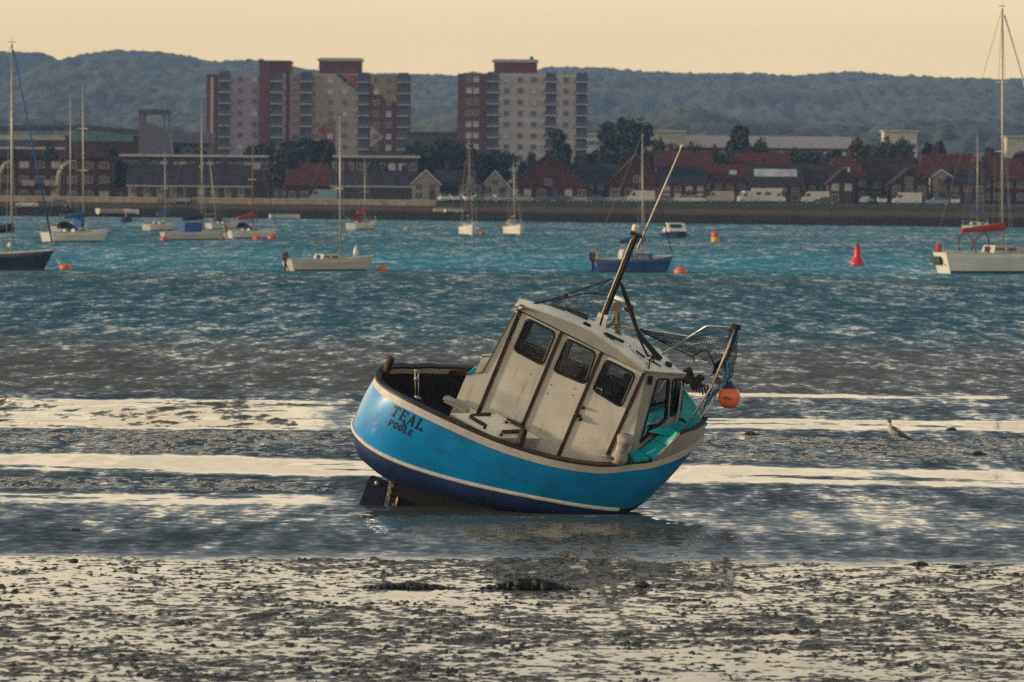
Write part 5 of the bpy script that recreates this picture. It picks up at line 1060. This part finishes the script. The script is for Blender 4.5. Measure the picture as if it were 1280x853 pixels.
        for k_ in (.42, .70)[0 if L > 7.5 else 1:] if L > 7.5 else (.5,):
            q = m0.lerp(mp, k_); m = MB(); m.tube([q + Vector((-.08, -B * .3, 0)), q, q + Vector((-.08, B * .3, 0))], .025, 5); m.build('spreader', alu, ms)
        m = MB(); bw_ = P[-1][5]; stn = P[0][5]; wr = .010 + .0006 * L
        m.tube([mp, stn + Vector((0, 0, .05))], wr, 4)
        for sg in (-1, 1):
            m.tube([mp, m0.lerp(mp, .5) + Vector((-.08, sg * B * .3, 0)), Vector((mx_ - .15, sg * B * .42, fb))], wr, 4); m.tube([m0.lerp(mp, .5), Vector((mx_ + .25, sg * B * .42, fb))], wr, 4)
        if not furl: m.tube([mp, bw_], wr, 4)
        m.build('rigging', rigm, t)
        if furl: m = MB(); m.tube([mp * .97 + bw_ * .03, mp.lerp(bw_, .5), mp.lerp(bw_, .96)], .0055 * L, 7, r1=.008 * L); m.build('furled_sail', furl, t, smooth=True)
        bl_ = .36 * L; zb = fb + .075 * L + .75
        m = MB(); m.tube([(mx_, 0, zb), (mx_ - bl_, 0, zb - .08)], .05, 6); m.build('boom', alu, t)
        if cover:
            m = MB(); xx_ = np.linspace(0, 1, 9); m.tube([(mx_ + .1 - bl_ * x, 0, zb + .05 + .28 * (1 - x) ** 1.5 + .06) for x in xx_], .30, 9, r1=.13, flat=1.0); m.build('sail_cover', cover, t, smooth=True)
    if hood:
        m = MB(); x0 = -.14 * L; pr = []
        for x, hh in ((x0 - .10 * L, .95), (x0 - .06 * L, 1.0), (x0, .86), (x0 + .07 * L, .12)):
            pr.append([Vector((x, B * .34 * math.cos(th), fb + .04 * L + (.075 * L + .15) * hh * math.sin(th))) for th in np.linspace(0, math.pi, 9)])
        m.grid(pr); m.build('spray_hood', hood, t, smooth=True)
    if outboard:
        m = MB(); m.box((-.5 * L - .25, B * .12, fb * .9 + .25), (.42, .36, .6)); m.box((-.5 * L - .2, B * .12, fb * .4), (.16, .14, .9)); m.build('outboard_motor', mat('outboard_black', (.02, .02, .022), rough=.4), t, bevel=.06)
    if arch:
        m = MB(); x = -.30 * L
        for xx in (x, x + .9): m.tube([(xx + (.35 if xx > x else -.35) * math.sin(th), B * .42 * math.cos(th), fb + (1.1 + .03 * L) * math.sin(th)) for th in np.linspace(0, math.pi, 13)], .05, 6)
        m.build('bimini_frame', red or cred2, t, smooth=True)
    return t, P, fb
t, P, fb = yacht('navy hulled yacht cut by the left edge, bow to the right with furled blue sail', -26, 337.5, 8.6, -6, hn, 15, 55, cover=cnavy, hood=cnavy, furl=cblue)
m = MB(); m.lathe([(.05, 0), (.14, .05), (.16, .2), (.10, .32), (.03, .36)], (2.1, -.3, fb + .45), 12); m.build('cowl_vent', hw, t, smooth=True)
t, P, fb = yacht('white yacht with bright transom and blue sail cover, second from the left edge', 95, 302.5, 7.8, 52, hw, 103.5, 105, cover=cblue, hood=cnavy)
m = MB(); m.box((.4, 0, fb + .9), (.5, 1.2, .9)); m.build('canvas_dodger', cblue, t, bevel=.1)
t, P, fb = yacht('small white yacht with a thin mast hidden behind the white transom yacht', 88, 293, 7.5, 70, hw, 88, 118, cover=cnavy)
t, P, fb = yacht('cream yacht with a square blue tarpaulin over its cockpit', 241, 300, 6.2, 26, hg, 252, 126, cover=cnavy)
m = MB(); m.box((-.2, 0, fb + .5), (1.9, 1.5, 1.0)); m.build('cockpit_tarpaulin', cblue, t, bevel=.12)
t, P, fb = yacht('low cream yacht stern on behind the blue tarpaulin yacht', 199, 288, 5.6, 62, hw, 206, 190, cover=cblue)
t, P, fb = yacht('small white yacht glimpsed between the tarpaulin yacht and the red flagged one', 280, 286, 5.4, 50, hw, 262, 200, cover=None, hood=cnavy)
t, P, fb = yacht('white yacht with varnished mast and red and blue canvas left of the big grey yacht', 314, 298, 6.4, 46, hw, 316, 160, cover=cred, hood=cnavy, mastm=woodm, furl=cblue, outboard=True)
t, P, fb = yacht('large pale grey yacht side on, bow right, with white cowl vent', 411, 338.5, 6.2, 34, hg, 425, 146, cover=None, furl=None, mastm=alu, outboard=True)
m = MB(); m.lathe([(.06, 0), (.16, .05), (.17, .25), (.10, .5), (.03, .75)], (2.0, -.2, fb + .2), 12); m.build('cowl_vent', hw, t, smooth=True)
t, P, fb = yacht('small far yacht with red canvas right of the pale grey mast', 453, 287, 6.6, 66, hw, 456, 200, cover=cred, hood=cred)
t, P, fb = yacht('white yacht bow on below the brown mast with a red fender', 586, 294, 7.6, -84, hw, 586, 172, cover=None, mastm=woodm)
t, P, fb = yacht('white yacht bow on with grey canvas just right of the brown mast', 643, 293.5, 7.2, -80, hw, 642, 205, cover=None, hood=mat('grey_canvas', (.22, .21, .21), rough=.9))
t, P, fb = yacht('bright blue sailing boat with white lettering behind the fishing boat mast', 790, 340.5, 5.0, 14, hb, 803, 168, name='sailing_boat', cover=cblue, hood=None, outboard=True, furl=cnavy, fb=.88, B=2.0)
m = MB(); m.prism([(-.9, -.62, fb * .95), (.7, -.5, fb), (.55, -.5, fb + .62), (-.8, -.6, fb + .66)], (0, 1.15, 0)); m.build('deckhouse', hg, t, bevel=.06)
m = MB(); m.tube([(.45, 0, fb + 1.15), (.5, .05, fb + 1.45), (.3, 0, fb + 1.7)], .34, 9, r1=.2); m.build('bundled_sail', cblue, t, smooth=True)
# white letters on a blue side cloth
def word(txt, org, w_, h, gp, mm, parent, yoff):
    GLY = {'L': [((0, 1), (0, 0)), ((0, 0), (1, 0))], 'E': [((0, 0), (0, 1)), ((0, 1), (1, 1)), ((0, .5), (.8, .5)), ((0, 0), (1, 0))], 'W': [((0, 1), (.25, 0)), ((.25, 0), (.5, .7)), ((.5, .7), (.75, 0)), ((.75, 0), (1, 1))], 'N': [((0, 0), (0, 1)), ((0, 1), (1, 0)), ((1, 0), (1, 1))], 'S': [((1, 1), (0, .9)), ((0, .9), (.1, .5)), ((.1, .5), (1, .45)), ((1, .45), (1, .05)), ((1, .05), (0, 0))], 'R': [((0, 0), (0, 1)), ((0, 1), (.9, .85)), ((.9, .85), (0, .5)), ((.3, .5), (1, 0))], 'I': [((.5, 0), (.5, 1))], 'G': [((1, .9), (0, .9)), ((0, .9), (0, .05)), ((0, .05), (1, .05)), ((1, .05), (1, .5)), ((1, .5), (.5, .5))]}
    m = MB(); x = 0
    for ch in txt:
        for a, b_ in GLY[ch]: m.tube([(org[0] + x + a[0] * w_, org[1] - yoff, org[2] + a[1] * h), (org[0] + x + b_[0] * w_, org[1] - yoff, org[2] + b_[1] * h)], .022, 4)
        x += w_ + gp
    return m.build('lettering', mm, parent)
cl = MB().prism([(-.75, -1.06, fb - .15), (1.15, -1.06, fb - .15), (1.15, -1.06, fb + .40), (-.75, -1.06, fb + .40)], (0, .04, 0)).build('dodger_cloth', hb, t)
word('LEWNS', (-.45, -1.07, fb + .02), .20, .25, .075, hw, cl, .02)
m = MB(); m.ell((-2.45, -.1, .75), (.22, .45, .5), 10); m.build('stern_fender', mat('brown_fender', (.16, .12, .06), rough=.8), t, smooth=True)
t, P, fb = yacht('white yacht with red sail cover and red hood cut by the right edge', 1254, 342, 9.4, 24, hw, 1253, 10, cover=cred, hood=None, furl=alu, arch=True, red=cred2, fb=1.45)
m = MB(); m.prism([(-.5 * 9.4 - .1, -.85, .55), (-.5 * 9.4 - .14, -.3, .55), (-.5 * 9.4 - .14, -.3, .9), (-.5 * 9.4 - .1, -.85, .9)], (-.03, 0, 0)); m.build('transom_marking', ink, t)
m = MB(); m.box((-4.95, .5, .95), (.35, 1.5, .75)); m.build('stowed_dinghy', mat('dark_green_hypalon', (.02, .028, .022), rough=.7), t, bevel=.15)
m = MB(); m.ell((-4.6, 1.0, 1.75), (.18, .3, .4), 8); m.build('horseshoe_buoy', cred, t)
t, P, fb = yacht('yacht with blue covered boom hidden behind the red covered yacht', 1221, 291, 8.0, 68, hw, 1222, 165, cover=cblue)
# motor cruiser
c = G(843, 297); t = thing('motor_cruiser', 'small white motor cruiser with black hull seen end on near the shore', 'motorboat', c, R(-84)); t.scale = (.95, .95, .74)
m = MB(); P = [[Vector((x, y * s, z)) for y, z in ((0, -.2), (1.15, 0), (1.35, .75), (1.3, .9))] for s in (1,) for x in (-2.4, 0, 1.6)] ; P.append([Vector((2.8, 0, -.1)), Vector((2.9, .05, .1)), Vector((3.1, .06, .9)), Vector((3.15, .05, 1.0))])
for sg in (-1, 1): m.grid([[Vector((p.x, p.y * sg, p.z)) for p in r_] for r_ in P])
m.add([Vector((p.x, -p.y, p.z)) for p in P[0]] + P[0][::-1], [tuple(range(8))]); m.build('hull', hn, t)
m = MB(); m.prism([(-2.3, -1.2, .85), (2.6, -1.0, .95), (1.5, -1.0, 1.35), (.9, -1, 2.15), (-1.2, -1.1, 2.2), (-1.3, -1.15, 1.3), (-2.3, -1.2, 1.2)], (0, 2.2, 0)); cb = m.build('cabin', hw, t, bevel=.1)
MB().prism([(1.42, -.7, 1.45), (.98, -.7, 2.05), (.98, .7, 2.05), (1.42, .7, 1.45)], (.03, 0, .02)).build('windscreen', wdark, cb)
for sg in (-1, 1): MB().box((-.2, sg * 1.115, 1.75), (1.3, .05, .5)).build('window', wdark, cb)
# small craft and floats
def dinghy(label, x, y, z, rz, mm, group='dinghies drawn up on the far beach', s_=1.0):
    t = thing('dinghy', label, 'dinghy', (x, y, z), rz, group); m = MB(); P = []
    for u in np.linspace(-1, 1, 9): k = max(.03, 1 - max(0, u) ** 2.2) * .7 * (1 if u > -1 else .85); P.append([Vector((u * 1.6 * s_, s * k * s_, zz * s_)) for s, zz in ((-1, .55), (-.75, .15), (0, .0), (.75, .15), (1, .55))])
    m.grid(P); m.add([P[0][i] for i in range(5)], [(0, 1, 2, 3, 4)]); m.build('hull', mm, t); MB().box((-.2 * s_, 0, .4 * s_), (.3 * s_, 1.2 * s_, .06)).build('thwart', dk_, t); return t
for lb, px, py, mm, s_ in (('white dinghy lying on the beach below the red brick house', 356, 262, hw, 1.5), ('grey dinghy on the beach below the cream gabled house', 557, 268, hg, 1.2), ('white dinghy beside the grey one on the dark beach', 567, 268, hw, 1.0), ('pale upturned boat on the sea wall left of the cottages', 143, 247, hg, 1.8), ('white boat ashore on the grass right of the pale upturned one', 158, 249, hw, 1.4)):
    d = (shore(0) + 14) if py > 255 else shore(0) + 30; q = at(px, py, d); dinghy(lb, q.x, d, land_z(q.x, d) + .02, random.uniform(-.5, .5), mm, s_=s_)
c = G(157.5, 278); t = thing('mooring_barrel', 'dark blue mooring barrel with a short pole near the left shore', 'buoy', c, 0, 'mooring buoys')
MB().lathe([(.75, -.2), (.85, .25), (.8, .55), (.35, .75)], (0, 0, 0), 16).build('float', cnavy, t, smooth=True); MB().tube([(0, 0, .7), (0, 0, 1.5)], .06, 6).build('pole', hg, t)
def buoy(label, px, py, r_, mm, kind_='ball', name='mooring_buoy'):
    c = G(px, py); t = thing(name, label, 'buoy', c, random.uniform(0, 6), 'mooring buoys')
    MB().lathe([(r_ * .4, -r_ * .5), (r_ * .9, -r_ * .1), (r_ * 1.0, r_ * .25), (r_ * .8, r_ * .65), (r_ * .3, r_ * .85)], (0, 0, 0), 14).build('float', mm, t, smooth=True)
    m = MB(); m.tube([(r_ * .2, 0, r_ * .7), (r_ * .3, 0, r_ * 1.0), (0, 0, r_ * 1.1), (-r_ * .2, 0, r_ * .8)], .03, 5); m.build('ring', rigm, t)
    if kind_ == 'stick': MB().tube([(-r_ * .8, 0, r_ * .2), (-r_ * 1.6, 0, r_ * 1.6)], .03, 5).build('pick_up_stick', hw, t)
    return t
buoy('orange buoy with a white pick up stick right of the navy yacht', 82, 337, .42, bor, 'stick'); buoy('orange buoy just right of the pale grey yacht bow', 478, 338.5, .42, bor); buoy('orange buoy with dark lines at the bow of the bright blue boat', 851, 342, .48, bor)
buoy('small red buoy at the stern of the blue tarpaulin yacht', 206, 301, .5, bred); buoy('small red buoy off the bow of the tarpaulin yacht', 276, 300, .5, bred); buoy('red buoy at the bow of the red and blue canvas yacht', 341, 299, .55, bred); buoy('red buoy below the stern of the red and blue canvas yacht', 322, 300, .5, bred); buoy('small faded cream buoy between two far yachts', 510, 288, .55, render_c); buoy('red fender buoy beside the bow on yacht', 603, 293, .4, bred)
c = G(894, 303); t = thing('racing_mark', 'red over yellow buoy floating right of the motor cruiser', 'buoy', c); t.scale = (.75, .75, .75)
MB().lathe([(.45, -.2), (.55, .1), (.55, .75)], (0, 0, 0), 16).build('yellow_base', byel, t); MB().lathe([(.55, .752), (.56, .9), (.5, 1.35), (.2, 1.5)], (0, 0, 0), 16).build('red_top', bred, t)
c = G(1072, 332); t = thing('channel_marker', 'tall red navigation buoy with a flared base', 'buoy', c); cred3 = mat('navigation_red', (.55, .012, .03), rough=.4, var=.15)
MB().lathe([(.5, -.2), (.60, .08), (.56, .25), (.36, .50), (.28, .7), (.26, 1.35), (.20, 1.42)], (0, 0, 0), 18).build('body', cred3, t, smooth=True); MB().lathe([(.10, 1.40), (.11, 1.62), (.05, 1.68)], (0, 0, 0), 10).build('lamp', black, t)
# ---- birds: one continuous body lofted along the spine, wings and legs as parts
fw_ = mat('gull_white', (.55, .50, .43), rough=.8, var=.15, scale=12); fg = mat('gull_grey', (.12, .11, .10), rough=.8, var=.35, scale=18, stretch=(1, 4, 4)); fb_ = mat('gull_brown_head', (.14, .10, .07), rough=.8, var=.4, scale=20); bk = mat('gull_bill', (.20, .14, .04), rough=.5)
def gull(label, c, rz, k=1.0, group='gulls on the wet mud'):
    t = thing('gull', label, 'gull', c, rz, group)
    sp_ = [((-.30, 0, .075), .006, .016), ((-.22, 0, .095), .030, .022), ((-.12, 0, .125), .066, .055), ((-.02, 0, .150), .085, .082), ((.07, 0, .170), .080, .085), ((.125, 0, .205), .056, .062), ((.145, 0, .250), .038, .042), ((.150, 0, .290), .033, .036), ((.160, 0, .325), .036, .038), ((.185, 0, .340), .028, .028), ((.205, 0, .340), .010, .012)]
    pts = [Vector(s[0]) * k for s in sp_]; n = 14; vs = []; fs = []
    for i, p in enumerate(pts):
        tg = (pts[min(i + 1, len(pts) - 1)] - pts[max(i - 1, 0)]).normalized(); sd = Vector((0, 1, 0)); up_ = sd.cross(tg) * -1
        for j in range(n): a = 6.2832 * j / n; vs.append(p + sd * math.cos(a) * sp_[i][1] * k + up_ * math.sin(a) * sp_[i][2] * k)
    for i in range(len(pts) - 1):
        for j in range(n): fs.append((i * n + j, i * n + (j + 1) % n, (i + 1) * n + (j + 1) % n, (i + 1) * n + j))
    fs += [tuple(range(n)), tuple(range((len(pts) - 1) * n, len(pts) * n))]
    m = MB(); m.add(vs, fs); m.m = [(1 if (f[0] // n) >= 7 else 0) for f in m.f]
    m.build('body', [fw_, fb_], t, smooth=True)
    m = MB(); m.tube([Vector((.198, 0, .338)) * k, Vector((.235, 0, .334)) * k, Vector((.255, 0, .322)) * k], .011 * k, 7, r1=.003 * k); m.build('bill', bk, t, smooth=True)
    for sg in (-1, 1):
        MB().ell(Vector((.18, sg * .030, .345)) * k, (.006, .005, .006), 6).build('eye', black, t)
        m = MB(); P = []
        for u in np.linspace(0, 1, 9): P.append([Vector((.09 - .44 * u, sg * (.078 + .018 * math.sin(3.14 * u) - .075 * u * u), .185 - .115 * u + (v - .5) * (.115 * (1 - u) ** .6 + .012) * 1.0)) * k for v in np.linspace(0, 1, 5)])
        for r_ in P:
            for i, q in enumerate(r_): r_[i] = q + Vector((0, -sg * .03 * k * (abs(i - 2) / 2) ** 2, 0))
        m.grid(P); m.build('wing', fg, t, smooth=True)
        m = MB(); m.tube([Vector((.0, sg * .03, .09)) * k, Vector((.005, sg * .03, .045)) * k, Vector((.0, sg * .03, .0)) * k], .007 * k, 6); m.add([Vector(q) * k for q in ((0, sg * .03, .004), (.05, sg * .03 - .022, .002), (.055, sg * .03, .003), (.05, sg * .03 + .022, .002))], [(0, 1, 2, 3)]); m.build('leg', bk, t)
    return t
c = G(1117, 550); gull('brown headed grey winged gull standing on the grey mud right of the boat', c + Vector((0, 0, .01)), R(186), 1.25).rotation_euler = (0, R(-13), R(186))
c = G(-1, 511); gull('gull with only its head in view at the left edge', c, R(20), 1.0)
# ---- clumps of weed on the mud
weed = mat('black_weed', (.014, .012, .009), rough=.6, var=.6, scale=14, bump=.8, bscale=50)
def clump(label, px, py, wpx, hpx, seed, n=90, group='weed clumps on the mud'):
    rr = random.Random(seed); c = G(px, py); s_ = c.y / F; W = wpx * s_; Hh = hpx * s_
    t = thing('weed_clump', label, 'weed clump', c, 0, group); m = MB()
    for i in range(n):
        u = rr.gauss(0, .36); 
        if abs(u) > 1: continue
        hh = Hh * max(.12, (1 - abs(u) ** 1.2)) * rr.uniform(.3, 1); x = u * W * .5; y = rr.gauss(0, .12) * max(.3, W * .3)
        r_ = rr.uniform(.018, .05); m.ell((x, y, hh * .5), (r_ * rr.uniform(.8, 1.6), r_, hh * .5 + .012), 6, Matrix.Rotation(rr.uniform(0, 3), 3, 'Z') @ Matrix.Rotation(rr.gauss(0, .35), 3, 'X'))
    m.build('weed', weed, t); return t
clump('largest ragged black weed mound in front of the boat', 660, 737, 128, 17, 3, 320); clump('long flat black weed strip left of the largest mound', 510, 736, 140, 8, 5, 260); clump('small round weed lump right of the largest mound', 803, 734, 20, 8, 8, 40)
clump('flat dark weed patch right of the orange buoy', 938, 544, 26, 5, 9, 60); clump('thin dark weed speck above the gull', 1190, 538, 16, 4, 10, 40); clump('dark weed patch below the right of the gull', 1222, 569, 26, 5, 12, 60); clump('small weed mound on the pool edge at the right', 1150, 707, 26, 5, 13, 60); clump('faint weed smear at the far right pool edge', 1196, 710, 26, 3, 14, 40); clump('small dark weed tuft at the left pool edge', 93, 703, 10, 4, 15, 25); clump('thin dark weed smear on the rippled water at the left', 94, 664, 18, 3, 16, 25)
# ------------------------------------------------------------------ evening haze over the harbour
hz = MB().box((0, 2050, 66.5), (4200, 4300, 137)).build('haze', bpy.data.materials.new('haze_air')); kind(hz, 'stuff')
hm = hz.data.materials[0]; hm.use_nodes = True; nt = hm.node_tree
for n in list(nt.nodes):
    if n.type == 'BSDF_PRINCIPLED': nt.nodes.remove(n)
pv = N(nt, 'ShaderNodeVolumePrincipled'); pv.inputs['Color'].default_value = (.29, .48, .84, 1); pv.inputs['Density'].default_value = HAZE; pv.inputs['Anisotropy'].default_value = .0
nt.links.new(pv.outputs[0], nt.nodes['Material Output'].inputs['Volume'])
